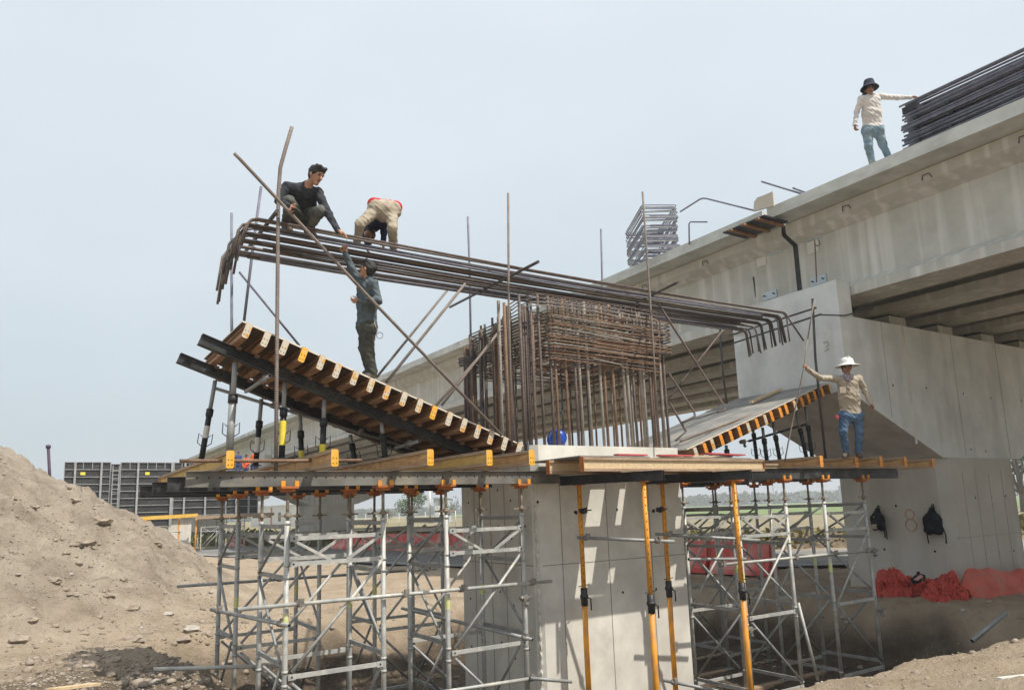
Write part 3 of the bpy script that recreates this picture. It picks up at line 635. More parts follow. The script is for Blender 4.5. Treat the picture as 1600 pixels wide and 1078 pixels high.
# ---------------------------------------------------------------- H-section timber form beams
def beam_mb(L, y0=0.0):
    """one H beam, top face at z=0, running from y0 to y0+L along +Y"""
    m = MB()
    m.box((-.04, y0, -.04), (.04, y0+L, 0), 1); m.box((-.0135, y0+.001, -.16), (.0135, y0+L-.001, -.04), 0); m.box((-.04, y0, -.2), (.04, y0+L, -.16), 1)
    return m
def end_plate_mb(y=0.0, sgn=-1, w=.045):
    m = MB(); c = .016
    poly = [(-w+c,-.203),(w-c,-.203),(w,-.203+c),(w,.003-c),(w-c,.003),(-w+c,.003),(-w,.003-c),(-w,-.203+c)]
    lo, hi = (y-.008, y-.001) if sgn < 0 else (y+.001, y+.008)
    m.prism(poly, 'Y', lo, hi, 0)
    for x in (-.02,.02):
        for z in (-.105,-.165): m.disc((x, (lo if sgn < 0 else hi)+sgn*.0015, z), (0,sgn,0), .0075, 7, 1)
    return m
def form_beam(label, L, P, ydir=(0,1,0), pm=YELLOW_PLATE, tm=TIMBER, group='platform beams', dz=0):
    t = thing('form_beam', label, 'timber beam', (0,0,0), group)
    obj('beam', beam_mb(L), [tm, TIMBER_TOP], t)
    obj('end_plate', end_plate_mb(0, -1), [pm, HOLE_SHADE], t); obj('end_plate', end_plate_mb(L, 1), [pm, HOLE_SHADE], t)
    y = V(ydir).normalized(); z = V(0,0,1); x = y.cross(z); t.matrix_world = frame(P, x, y, x.cross(y)); return t
# left platform: beams run away from us over the walings
for P, L, lab, pm, tm in (((1.882,8.921,0.780), 5.4, 'leftmost platform beam with a yellow streaked side and clean yellow end', YELLOW_PLATE, TIMBER_Y),
        ((2.990,8.550,0.780), 5.2, 'second platform beam from the left with a yellow end below the tall bent bar', YELLOW_PLATE, TIMBER),
        ((4.146,8.343,0.780), 5.0, 'red stained platform beam in the middle of the left platform', YELLOW_PLATE, TIMBER),
        ((4.972,8.292,0.780), 4.9, 'platform beam second from the column on the left platform', YELLOW_PLATE, TIMBER_Y),
        ((5.566,8.187,0.780), 4.9, 'platform beam right beside the column on the left platform', YELLOW_PLATE, TIMBER)):
    form_beam(lab, L, P, (0,1,0), pm, tm, 'beams of the left platform')
for P, L, lab in (((11.998,8.283,0.780), 4.6, 'right platform beam nearest the column with an orange end'), ((13.083,8.288,0.780), 4.6, 'right platform beam under the feet of the worker in the white hard hat'),
        ((13.739,8.201,0.780), 4.6, 'middle right platform beam just right of the worker'), ((14.655,8.243,0.780), 4.4, 'fourth beam of the right platform'), ((16.013,8.421,0.780), 4.4, 'outermost right platform beam before the old column')):
    form_beam(lab, L, (P[0]-.05, P[1], P[2]), (0,1,0), PLATE_OR, TIMBER, 'beams of the right platform')
# front platform: beams run across in front of the column
a = (6.463,8.250,0.700); b_ = (10.284,8.250,0.705)
form_beam('long pale beam across the front of the column on the orange props', b_[0]-a[0], (a[0], 8.25, .70), (1,0,0), ORANGE_RUST, PALE_WOOD, 'beams in front of the column')
a = (6.360,8.930,0.676)
form_beam('shorter pale beam tucked behind the long front beam', 3.4, (a[0], 8.93, .703), (1,0,0), ORANGE_RUST, PALE_WOOD, 'beams in front of the column')
form_beam('beam on the right of the column top behind the red plywood', 2.6, (9.65, 9.2, .703), (1,0,0), ORANGE_RUST, PALE_WOOD, 'beams in front of the column')
def board(p0, p1, w, h, m, name, label, cat):
    return tag(obj(name, MB().bar(p0, p1, w, h), m), label, cat)
board((7.15,8.32,.747), (7.75,8.34,.747), .10, .022, RED_PAINT, 'red_board', 'left red plywood strip on the long front beam', 'board')
board((8.0,8.33,.747), (8.7,8.31,.747), .10, .022, RED_PAINT, 'red_board', 'middle red plywood strip on the long front beam', 'board')
board((9.1,8.42,.795), (10.2,8.60,.795), .16, .022, RED_PAINT, 'red_board', 'long red plywood strip at the foot of the right form', 'board')
board((8.4,8.62,.763), (10.0,8.75,.763), .22, .04, PALE_WOOD, 'plank', 'pale plank lying behind the red plywood strips', 'plank')
for x0, x1, y0, lab in ((6.45,7.77,8.27,'left grey plywood sheet on the front beams'), (8.08,8.40,8.30,'narrow grey plywood sheet between the gaps over the front beams'), (8.53,9.78,8.28,'wide grey plywood sheet on the front beams'), (7.775,8.525,9.325,'small grey plywood cross piece added against the column face to shorten the sun patches'), (9.92,10.15,8.35,'narrow grey plywood strip at the right end of the front beams')):
    dz_ = .019 if y0 > 9.3 else 0  # cross piece added to shorten the sun patches the gaps let through
    tag(obj('plywood_sheet', MB().box((x0,y0,.708+dz_),(x1,9.56,.726+dz_)), PLY), lab, 'plywood sheet')

# ---------------------------------------------------------------- steel walings (paired channels with bolt holes)
def waling_mb(L, d, hole_step=.13):
    ms_ = []
    for s_ in (-1, 1):
        m = MB(); yo = s_*.072; yi = s_*.022; lo, hi = min(yo,yi), max(yo,yi); t = .008
        m.box((0, lo, -t), (L, hi, 0)); m.box((0, lo, -d), (L, hi, -d+t))
        yw = (yi, yi+s_*t); m.box((0.001, min(yw), -d+t), (L-.001, max(yw), -t))
        x = .12
        while x < L-.05:
            m.disc((x, yi+s_*(t+.0015), -d*.42), (0,s_,0), .012, 7, 1); x += hole_step
        ms_.append(m)
    sp_ = MB(); x = .25
    while x < L: sp_.box((x, -.0215, -d*.8), (x+.05, .0215, -d*.2)); x += .8
    return ms_, sp_
def waling(label, L, P, xdir, zdir, d, group, m=None):
    t = thing('steel_waling', label, 'steel beam', (0,0,0), group); cs, sp_ = waling_mb(L, d); m = m or BLACK
    for c in cs: obj('channel', c, [m, HOLE_SHADE], t)
    obj('spacer', sp_, m, t)
    x = V(xdir).normalized(); z = V(zdir); y = z.cross(x).normalized(); z = x.cross(y); t.matrix_world = frame(P, x, y, z); return t
WT, WD = .577, .19
WGREY = mat('worn_grey_waling', [(.10,.10,.095),(.20,.195,.18)], 2.5, .6, metal=.3, bump=.1, stain=((.30,.27,.22), .7, 2, 2))
LROWS = (9.45, 10.72, 12.1, 13.3); RROWS = (8.7, 9.97, 11.35, 12.55)
for y, lab, xl, xr in zip(LROWS, ('front', 'second', 'third', 'rearmost'), (1.5,1.48,1.47,1.44), (6.9,6.45,6.45,6.45)):
    waling(lab+' steel waling on the heads of the left shoring towers', xr-xl, (xl, y, WT), (1,0,0), (0,0,1), WD, 'walings under the left platform', WGREY if y < 10 else BLACK)
for y, lab, xl, xr in zip(RROWS, ('front', 'second', 'third', 'rearmost'), (9.95,9.9,9.9,9.9), (15.0,14.6,13.6,13.5)):
    waling(lab+' steel waling on the heads of the right shoring towers', xr-xl, (xl, y, WT), (1,0,0), (0,0,1), WD, 'walings under the right platform', BLACK)
for (p0, p1, lab) in (((7.62,7.85),(7.02,9.52),'left skewed black waling on the orange props before the column'), ((9.42,7.78),(8.78,9.52),'right skewed black waling on the orange props before the column')):
    p0 = V(p0[0],p0[1],.495); p1 = V(p1[0],p1[1],.495)
    waling(lab, (p1-p0).length, p0, p1-p0, (0,0,1), .14, 'walings on the orange props', BLACK_D)
waling('short black waling piece lying on the right platform under the prop feet', 1.1, (11.963,9.600,0.796), (1,0,.01), (0,0,1), .16, None, BLACK_D)

# ---------------------------------------------------------------- sloping soffit forms
def sloped_form(label, A, B, flip):
    """A = high outer end, B = low end at the column (plywood top line in the XZ plane)"""
    A, B = V(A[0],0,A[1]), V(B[0],0,B[1]); s = (B-A); L = s.length; s /= L
    n = V(0,1,0).cross(s); n = n if n.z > 0 else -n
    y0, y1 = 9.56, 12.1
    t = thing('sloped_form', label, 'formwork', ((A.x+B.x)/2, (y0+y1)/2, (A.z+B.z)/2-.5))
    c = (A+B)/2+V(0,(y0+y1)/2,0)
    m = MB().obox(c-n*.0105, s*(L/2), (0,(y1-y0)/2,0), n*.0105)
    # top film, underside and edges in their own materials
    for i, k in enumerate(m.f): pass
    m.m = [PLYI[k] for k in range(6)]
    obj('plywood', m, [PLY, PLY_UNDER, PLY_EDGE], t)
    N = 18
    for k in range(N):
        u = (k+.35)/(N-.2)*L; o = A+s*u-n*.022
        pl = rr_.choice([PLATE_DIRTY]*6+[YELLOW_PLATE]) if not flip else rr_.choice([PLATE_DIRTY, PLATE_DIRTY, PLATE_OR, PLATE_OR])
        yj = 9.50+rr_.uniform(-.035,.03)
        def place(mb):
            x = s*(1 if n.dot(V(0,0,1)) > 0 and s.cross(V(0,1,0)).dot(n) > 0 else -1)
            mb.v = [tuple(o+x*q[0]+V(0,yj+q[1],0)+n*q[2]) for q in mb.v]; return mb
        j = obj('joist', place(beam_mb(2.75+rr_.uniform(-.06,.08))), [JOIST, JOIST], t)
        obj('end_plate', place(end_plate_mb(0, -1, .042)), [pl, HOLE_SHADE], j)
    for y, u0, u1, nm in ((10.12, -.33, L-.55, 'waling'), (11.52, -.38, L-.5, 'waling')):
        cs, sp_ = waling_mb(u1-u0, .145)
        o = A+s*u0-n*.222
        for c_ in cs+[sp_]:
            yv = n.cross(s); c_.v = [tuple(o+V(0,y,0)+s*q[0]+yv*q[1]+n*q[2]) for q in c_.v]
        w = obj('waling', cs[0], [BLACK, HOLE_SHADE], t); obj('waling', cs[1], [BLACK, HOLE_SHADE], t); obj('spacer', sp_, BLACK, t)
    # claw nuts under the joists where they cross the walings
    for k in range(0, N-2):
        u = (k+.35)/(N-.2)*L+.06
        for y in (10.01, 11.41): obj('beam_clamp', MB().obox(A+s*u-n*.235+V(0,y,0), s*.028, (0,.04,0), n*.016), REBAR_RUST, t)
    return t, A, s, n, L
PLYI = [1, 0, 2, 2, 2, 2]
fl, FA, FS, FN, FL_ = sloped_form('left sloping plywood form on timber joists rising away from the new pier', (2.12,2.50), (6.36,.985), False)
fr, GA, GS, GN, GL_ = sloped_form('right sloping plywood form rising from the new pier to the old pier cap', (14.28,2.48), (9.90,.985), True)
board((13.144,10.700,2.147), (14.192,10.700,2.501), .10, .05, PALE_WOOD, 'batten', 'short timber batten lying loose on the right sloping form', 'batten')
rod('rebar', [(10.093,9.900,1.148), (12.207,9.850,1.759), (14.622,9.800,2.509)], .016, REBAR_RUST, 'long rusty bar lying along the right sloping form')

# ---------------------------------------------------------------- black adjustable props under the forms
def push_prop(top, base, label, group, sticker=None, big=False):
    top, base = V(top), V(base); d = (top-base); L = d.length; d /= L
    t = thing('adjustable_prop', label, 'prop', base, group); r = .042 if not big else .05
    k = .62
    obj('outer_tube', MB().tube([base, base+d*L*k], r, 10), GALV_D if big else BLACK, t)
    obj('inner_tube', MB().tube([base+d*(L*k), top], r*.74, 10), GALV_D, t)
    c = base+d*L*k
    obj('collar', MB().tube([c-d*.06, c+d*.05], r*1.28, 10), BLACK_D, t)
    sd = d.cross(V(.54,.84,0)).normalized()
    hc = base+d*L*.33
    m = MB()
    for s_ in (-1,1):
        m.tube([hc+sd*s_*r, hc+sd*s_*(r+.06)+d*.05, hc+sd*s_*(r+.06)-d*.09, hc+sd*s_*r-d*.13], .007, 5)
    obj('handle', m, BLACK_D, t)
    obj('foot', MB().obox(base+V(0,0,.006), (.07,0,0), (0,.07,0), (0,0,.006)), BLACK_D, t)
    if sticker: obj('sticker', MB().tube([base+d*L*sticker[0], base+d*L*sticker[1]], r+.002, 10, 0, False), sticker[2], t)
    return t
def on_under(A, s, n, x, y, off=.405):
    u = (x-A.x)/s.x; q = A+s*u-n*off; return V(q.x, y, q.z)
lp = [(2.30,2.12,10.12,'big grey topped prop under the outer end of the left form, front row',None,True),(2.96,2.80,10.12,'second front prop of the left form with a yellow and white sticker',(.18,.5,STICK_Y),False),
      (3.52,3.36,10.12,'third front prop of the left form with a yellow sticker low down',(.03,.25,STICK_Y),False),(4.38,4.30,10.12,'short front prop of the left form nearest the column',None,False),
      (2.32,2.02,11.52,'rear prop under the outer end of the left form',(.32,.46,STICK_W),False),(3.0,2.8,11.52,'second rear prop of the left form with a pale sticker',(.2,.42,STICK_W),False),
      (3.6,3.5,11.52,'third rear prop of the left form',(.1,.3,STICK_Y),False),(4.42,4.38,11.52,'short rear prop of the left form',None,False)]
for xt, xb, y, lab, st, bg in lp: push_prop(on_under(FA, FS, FN, xt, y), (xb, y, .782), lab, 'props under the left form', st, bg)
rp = [(11.45,11.6,10.12,'short front prop of the right form nearest the column'),(12.6,12.78,10.12,'second front prop of the right form'),(12.95,13.2,10.12,'third front prop of the right form leaning right'),
      (13.75,14.12,10.12,'fourth front prop of the right form with wire handles'),(14.1,14.3,10.12,'outer front prop of the right form beside the worker'),
      (12.1,12.35,11.52,'inner rear prop of the right form'),(12.4,12.75,11.52,'middle rear prop of the right form'),(14.0,14.2,11.52,'outer rear prop of the right form')]
for xt, xb, y, lab in rp: push_prop(on_under(GA, GS, GN, xt, y), (xb, y, .782), lab, 'props under the right form')

# ---------------------------------------------------------------- grey shoring towers
TW, TD, ZB, ZT = 1.28, 1.24, -3.42, -.04
def tower_proto():
    t = thing('shoring_tower', 'x', 'scaffold tower', (0,0,0))
    def flat(p0, p1, m=GALV, w=.032, h=.052): return MB().bar(p0, p1, w, h)
    for ix, x in enumerate((0, TW)):
        for iy, y in enumerate((0, TD)):
            r = .034
            m = MB().tube([(x,y,ZB+.05),(x,y,ZT)], r, 12)
            for zc in (ZT-.05, -.60, -.75, -1.86, -2.02, -3.1): m.tube([(x,y,zc),(x,y,zc+.035)], r*1.16, 12)
            l = obj('leg', m, GALV, t)
            m = MB().tube([(x,y,ZT),(x,y,.365)], .021, 10)
            obj('jack', m, SPINDLE, l)
            m = MB().tube([(x,y,.0),(x,y,.045)], .042, 8).bar((x-.12,y+.03,.02),(x+.12,y-.03,.02), .018, .022).ico((x,y,.05), .03, 0)
            obj('jack_nut', m, SPINDLE, l)
            m = MB().box((x-.11,y-.11,.358),(x+.11,y+.11,.384),0).box((x-.075,y-.075,.318),(x+.075,y+.075,.358),0)
            for sx in (-.085,.085):
                for sy in (-.092,.092): m.box((x+sx-.026,y+sy-.012,.384),(x+sx+.026,y+sy+.012,.452),1)
            obj('fork_head', m, [ORANGE_RUST, ORANGE_PROP], l)
            obj('foot', MB().box((x-.09,y-.09,ZB),(x+.09,y+.09,ZB+.012)).tube([(x,y,ZB+.01),(x,y,ZB+.06)], .022, 8), GALV_D, l)
            if (ix+iy) % 2 == 0: obj('tag', MB().tube([(x,y,-1.32),(x,y,-1.16)], r+.0015, 12, 0, False), mat_tag, l)
    for y in (0, TD):
        sg = -.036 if y == 0 else .036
        for z in (-.26, -.57, -1.9, -3.15):
            m = flat((.03,y+sg,z), (TW-.03,y+sg,z))
            for x in (.07, TW-.07): m.obox((x,y+sg*1.45,z), (.045,0,0), (0,.006,0), (0,0,.036)); m.disc((x, y+sg*1.68+(-.0008 if y == 0 else .0008), z), (0,-1 if y == 0 else 1,0), .013, 7, 1)
            obj('ledger', m, [GALV, HOLE_SHADE], t)
        obj('brace', flat((.08,y+sg,-.29), (TW*.43,y+sg,-.55), h=.036), GALV, t); obj('brace', flat((TW-.08,y+sg,-.29), (TW*.60,y+sg,-.55), h=.036), GALV, t)
        obj('brace', MB().tube([(TW-.05,y+sg*1.5,-.61),(.07,y+sg*1.5,-1.84)], .021, 8), GALV, t)
        obj('brace', MB().tube([(.07,y+sg*1.5,-1.97),(TW-.06,y+sg*1.5,-3.06)], .02, 8), GALV_D, t)
    for x in (0, TW):
        sg = -.04 if x == 0 else .04
        for z in (-.11, -.74, -1.78, -3.05): obj('ledger', MB().bar((x,.03,z), (x,TD-.03,z), .032, .055), GALV_D, t)
        obj('brace', MB().tube([(x+sg,.05,-.14),(x+sg,TD-.08,-.72)], .02, 8), GALV_D, t)
        obj('brace', MB().tube([(x+sg,.06,-1.74),(x+sg,TD-.06,-.78)], .02, 8), GALV_D, t)
        obj('brace', MB().tube([(x+sg,.06,-1.82),(x+sg,TD-.06,-3.0)], .02, 8), GALV_D, t)
    return t
mat_tag = mat('yellow_green_tag', [(.55,.58,.18),(.62,.64,.35)], 12, .6, bump=0)
tw = tower_proto()
TL = [((2.70,9.45),'front left shoring tower standing nearest the spoil mound'), ((4.93,9.45),'front shoring tower close against the left face of the new column'),
      ((2.70,12.08),'rear shoring tower nearest the spoil mound'), ((4.93,12.08),'rear shoring tower behind the left face of the new column'),
      ((10.1,8.7),'front shoring tower just right of the new column behind an orange prop'), ((12.5,8.7),'front right shoring tower beside the old pier'),
      ((10.1,11.33),'rear shoring tower just right of the new column'), ((12.5,11.33),'rear right shoring tower beside the old pier')]
for i, ((x, y), lab) in enumerate(TL):
    o = tw if i == 0 else dup(tw)
    o['label'] = lab; o['group'] = 'shoring towers round the new pier'; o.matrix_world = Matrix.Translation((x, y, 0))

# ---------------------------------------------------------------- orange steel props before the column
def steel_prop(x, y, zb, zt, zc, label):
    t = thing('steel_prop', label, 'prop', (x, y, zb), 'orange props before the column')
    obj('outer_tube', MB().tube([(x,y,zb),(x,y,zc)], .043, 14), ORANGE_PROP, t)
    m = MB().tube([(x,y,zc),(x,y,zt)], .036, 14)
    z = zc+.12
    while z < zt-.1: m.disc((x-.014, y-.0345, z), (-.38,-.92,0), .0095, 7, 1); z += .115
    obj('inner_tube', m, [ORANGE_PROP, HOLE_SHADE], t)
    m = MB().tube([(x,y,zc-.13),(x,y,zc+.13)], .052, 14).tube([(x,y,zc-.02),(x,y,zc+.03)], .064, 12)
    m.tube([(x+.05,y-.04,zc-.02),(x+.085,y-.05,zc-.03),(x+.085,y-.05,zc-.2)], .012, 6)
    obj('collar', m, BLACK_D, t)
    obj('pin', MB().tube([(x-.12,y-.03,zc+.16),(x+.13,y+.02,zc+.17)], .007, 5), BLACK_D, t)
    obj('head_plate', MB().box((x-.07,y-.07,zt),(x+.07,y+.07,zt+.01)), ORANGE_RUST, t)
    obj('foot_plate', MB().box((x-.07,y-.07,zb-.01),(x+.07,y+.07,zb)), ORANGE_RUST, t)
steel_prop(7.14, 9.22, -3.41, .343, -1.33, 'orange prop nearest the left arris of the column, behind the tube clamp')
steel_prop(7.52, 8.17, -3.41, .343, -1.38, 'bright orange prop in the middle of the column face')
steel_prop(8.90, 9.22, -3.41, .343, -1.36, 'thin looking orange prop right of the middle of the column face')
steel_prop(9.32, 8.06, -3.41, .343, -1.35, 'orange prop at the right edge of the column beside the scaffold')
CLAMP = mat('clamp_steel', [(.16,.14,.12),(.34,.32,.29)], 14, .6, metal=.4, bump=.3)
def clamp(q, m, parent=None):
    q = V(q); mb = MB().ico(q, .045, 0, .25).obox(q+V(.05,-.02,.0), (.035,0,.01), (0,.03,0), (0,.0,.04)).tube([q+V(.03,-.03,0), q+V(.16,-.05,.01)], .011, 5)
    return mb
for q, lab in (((7.081,9.120,-0.048), 'dark clamp on the orange prop nearest the column arris'), ((8.675,9.120,-0.073), 'dark clamp on the thin looking orange prop')):
    tag(obj('tube_clamp', clamp(q, 0).ico(V(q)+V(-.1,0,-.02), .035, 0, .3), BLACK_D), lab, 'clamp')
# ---------------------------------------------------------------- loose scaffold tubes
def stube(p0, p1, label, m=GALV, r=.0255, couplers=()):
    p0, p1 = V(p0), V(p1)
    t = tag(obj('scaffold_tube', MB().tube([p0, p1], r, 12, 0, True, 1), [m, HOLE_SHADE]), label, 'steel tube')
    for u in couplers:
        q = p0+(p1-p0)*u; d = (p1-p0).normalized()
        obj('coupler', MB().tube([q-d*.035, q+d*.035], r*1.55, 10).obox(q+V(.02,-.03,.02), (.03,0,0), (0,.02,0), (0,0,.045)), CLAMP, t)
    return t
stube((2.098,13.600,-1.057), (6.861,13.600,-1.098), 'long dark tube running behind the left towers with its end out left', GALV_D, couplers=(.35,.96))
stube((2.108,9.360,-1.044), (6.646,9.360,-1.070), 'pale horizontal tube across the fronts of both left towers', GALV, couplers=(.16,.47,.66,.92))
stube((2.212,11.400,-1.237), (2.697,9.280,-1.280), 'tube with an open end pointing at us on the left tower', GALV_D, couplers=(.1,.9))
stube((1.447,11.000,-1.870), (3.206,11.000,-2.058), 'low tube sticking out left over the dug soil', GALV)
stube((5.659,12.600,-1.657), (6.154,9.200,-1.837), 'sloping dark tube along the left face of the column with an open end', GALV_D, couplers=(.95,))
stube((4.394,9.360,-2.358), (6.259,9.360,-2.401), 'lowest pale tube on the tower beside the column', GALV, couplers=(.97,))
stube((6.153,9.300,-2.376), (6.852,9.250,-2.517), 'short tube end sticking out before the column arris', GALV_D)
stube((7.014,9.160,-0.444), (7.995,8.100,-0.537), 'tube clamped across the two left orange props', GALV_D, couplers=(.09,.83))
stube((8.621,9.160,-0.464), (9.727,7.980,-0.603), 'tube clamped across the two right orange props', GALV_D, couplers=(.13,.80))
stube((8.552,9.140,-2.721), (9.202,8.600,-2.887), 'low tube at the foot of the right orange props', GALV_D, couplers=(.2,))
stube((9.677,8.750,-1.006), (13.621,8.620,-0.998), 'pale tube across the fronts of both right towers', GALV, couplers=(.0,.46,.74,.99))
stube((8.787,8.620,-0.858), (10.031,8.550,-0.928), 'short dark tube between the column and the right tower', GALV_D)
stube((11.344,8.600,-1.751), (11.545,8.500,-3.046), 'tube leaning on the inner right tower', GALV)
stube((13.115,12.750,-0.115), (20.238,12.750,-0.199), 'dark tube along the rear of the right towers', BLACK)
stube((2.193,11.660,1.960), (5.353,11.300,1.042), 'long sloping tube under the rear waling of the left form', GALV_D, couplers=(.27,.7))
stube((2.395,10.500,1.737), (2.527,9.750,1.843), 'short tube pointing at us under the left form', GALV_D, couplers=(.7,))
stube((4.675,10.600,1.002), (4.767,9.950,1.051), 'second short tube pointing at us under the low end of the left form', GALV_D, couplers=(.5,))
stube((12.607,10.400,1.262), (14.647,10.400,1.697), 'dark tube under the right form', BLACK)
for q, lab in (((6.058,9.300,-1.260), 'loose swivel coupler hanging on the tower leg beside the column'), ((10.016,8.620,-2.067), 'large swivel coupler on the inner right tower leg'), ((12.544,8.620,-2.123), 'swivel coupler half way down the right tower leg'),
               ((13.740,8.620,-2.104), 'upper coupler on the outermost right tower leg'), ((13.694,8.600,-1.001), 'coupler at the end of the pale right tube'), ((12.129,10.200,1.220), 'coupler under the right form')):
    tag(obj('coupler', clamp(q, 0).ico(V(q)+V(.06,-.03,-.09), .04, 0, .3).ico(V(q)+V(.1,0,-.03), .03, 0, .3), CLAMP), lab, 'coupler')
# ---------------------------------------------------------------- people: one continuous surface each (distance field, then surface nets)
class Flesh:
    def __init__(s): s.p = []
    def cone(s, a, b, r0, r1, m, k=.022): s.p.append(('c', np.array(a,float), np.array(b,float), r0, r1, m, k)); return s
    def ell(s, c, rad, ax, m, k=.012): s.p.append(('e', np.array(c,float), np.array(rad,float), np.array([list(q) for q in ax]), 0, m, k)); return s
    def build(s, name, mats, org, res=.0095, cloth=(), parent=None, wr=.006):
        lo = np.full(3, 1e9); hi = -lo
        for q in s.p:
            if q[0] == 'c': pts = np.stack([q[1],q[2]]); r = max(q[3],q[4])
            else: pts = q[1][None]; r = q[2].max()
            lo = np.minimum(lo, pts.min(0)-r); hi = np.maximum(hi, pts.max(0)+r)
        lo -= .05; hi += .05; n = np.ceil((hi-lo)/res).astype(int)+1
        D = np.full(n, .2, np.float32); B = np.full(n, .2, np.float32); Mt = np.zeros(n, np.int8)
        axs = [lo[i]+res*np.arange(n[i]) for i in range(3)]
        for q in s.p:
            if q[0] == 'c': pts = np.stack([q[1],q[2]]); r = max(q[3],q[4])
            else: pts = q[1][None]; r = q[2].max()
            i0 = np.maximum(((pts.min(0)-r-.06-lo)/res).astype(int), 0); i1 = np.minimum(((pts.max(0)+r+.06-lo)/res).astype(int)+1, n)
            sl_ = tuple(slice(i0[i], i1[i]) for i in range(3))
            P = np.stack(np.meshgrid(*[axs[i][sl_[i]] for i in range(3)], indexing='ij'), -1)
            if q[0] == 'c':
                ba = q[2]-q[1]; h = np.clip(((P-q[1])@ba)/max(ba@ba,1e-9), 0, 1)
                d = np.linalg.norm(P-q[1]-h[...,None]*ba, axis=-1)-(q[3]+(q[4]-q[3])*h)
            else:
                w = (P-q[1])@q[3].T/q[2]; k0 = np.linalg.norm(w, axis=-1); k1 = np.linalg.norm(w/q[2], axis=-1)
                d = k0*(k0-1)/np.maximum(k1, 1e-6)
            d = d.astype(np.float32); k = q[6]; Ds = D[sl_]; Bs = B[sl_]
            h = np.clip(.5+.5*(Ds-d)/k, 0, 1); D[sl_] = Ds*(1-h)+d*h-k*h*(1-h)
            w = d < Bs; Bs[w] = d[w]; Mt[sl_][w] = q[5]
        if cloth:
            P = np.stack(np.meshgrid(*axs, indexing='ij'), -1); f = 0
            for a, (fx, fy, fz) in ((1, (31,22,48)), (.8, (-44,37,26)), (.6, (60,-52,71)), (.5, (12,66,-58))): f = f+a*np.sin(P[...,0]*fx+P[...,1]*fy+P[...,2]*fz+1.3*np.sin(P[...,2]*19+P[...,0]*11))
            D += np.where(np.isin(Mt, cloth), wr*f/1.8, 0).astype(np.float32)
        ins = D < 0
        c8 = np.zeros(n-1, np.int8)
        for dx in (0,1):
            for dy in (0,1):
                for dz in (0,1): c8 += ins[dx:n[0]-1+dx, dy:n[1]-1+dy, dz:n[2]-1+dz]
        act = (c8 > 0) & (c8 < 8); ids = -np.ones(n-1, int); cells = np.argwhere(act); ids[act] = np.arange(len(cells))
        acc = np.zeros((len(cells),3)); cnt = np.zeros(len(cells))
        cor = [(0,0,0),(1,0,0),(0,1,0),(1,1,0),(0,0,1),(1,0,1),(0,1,1),(1,1,1)]
        val = [D[cells[:,0]+a, cells[:,1]+b, cells[:,2]+c] for a,b,c in cor]
        for i in range(8):
            for j in range(i+1, 8):
                if sum(abs(cor[i][t]-cor[j][t]) for t in range(3)) != 1: continue
                w = (val[i] < 0) != (val[j] < 0); t = np.where(w, val[i]/np.where(w, val[i]-val[j], 1), 0)
                p = np.array(cor[i])+t[:,None]*(np.array(cor[j])-np.array(cor[i])); acc += np.where(w[:,None], p, 0); cnt += w
        vs = lo+res*(cells+acc/cnt[:,None]); F_ = []; FM = []
        for ax in range(3):
            sA = [slice(1,n[i]-1) for i in range(3)]; sB = list(sA); sA[ax] = slice(0,n[ax]-1); sB[ax] = slice(1,n[ax])
            a_ = ins[tuple(sA)]; b_2 = ins[tuple(sB)]; e = np.argwhere(a_ != b_2); 
            off = np.array([1,1,1]); off[ax] = 0; e = e+off
            u, v = [(1,2),(2,0),(0,1)][ax]; du = np.zeros(3,int); du[u] = 1; dv = np.zeros(3,int); dv[v] = 1
            g = lambda q: ids[q[:,0],q[:,1],q[:,2]]
            quad = np.stack([g(e-du-dv), g(e-dv), g(e), g(e-du)], 1)
            fl_ = ~ins[e[:,0],e[:,1],e[:,2]] == False
            quad[fl_] = quad[fl_][:,::-1]
            F_.append(quad); FM.append(Mt[e[:,0],e[:,1],e[:,2]])
        F_ = np.concatenate(F_); FM = np.concatenate(FM)
        me = bpy.data.meshes.new(name); org = np.array(org)
        me.vertices.add(len(vs)); me.vertices.foreach_set('co', (vs-org).astype(np.float32).reshape(-1))
        me.loops.add(F_.size); me.loops.foreach_set('vertex_index', F_.reshape(-1)); me.polygons.add(len(F_))
        me.polygons.foreach_set('loop_start', np.arange(0,F_.size,4)); me.polygons.foreach_set('loop_total', np.full(len(F_),4))
        for m in mats: me.materials.append(m)
        me.polygons.foreach_set('material_index', FM.astype(np.int32)); me.polygons.foreach_set('use_smooth', np.ones(len(F_),bool))
        me.update(); me.validate(); o = bpy.data.objects.new(name, me); COL.objects.link(o)
        if parent is None: o.location = org
        else: o.parent = parent
        return o
SKIN = mat('skin', [(.27,.125,.075),(.35,.17,.105)], 18, .55, bump=.05)
SKIN_L = mat('skin_lighter', [(.38,.195,.125),(.46,.25,.165)], 18, .55, bump=.05)  # lighter skin tone, used for two of the workers
HAIR = mat('black_hair', [(.010,.009,.009),(.03,.027,.025)], 60, .5, bump=.5, bscale=120)
EYE = mat('dark_eye', [(.05,.03,.022),(.07,.045,.032)], 9, .4, bump=0)
LIP = mat('lips', [(.22,.075,.06),(.25,.09,.07)], 9, .6, bump=0)
SHOE = mat('work_boot', [(.055,.045,.04),(.15,.12,.095)], 14, .8, bump=.2)
def cloth(name, a, b, sc=14, st=None): return mat(name, [a, b], sc, .9, bump=.35, bscale=55, spec=.1, stain=st)
def unit(v): v = np.array(v, float); return v/np.linalg.norm(v)
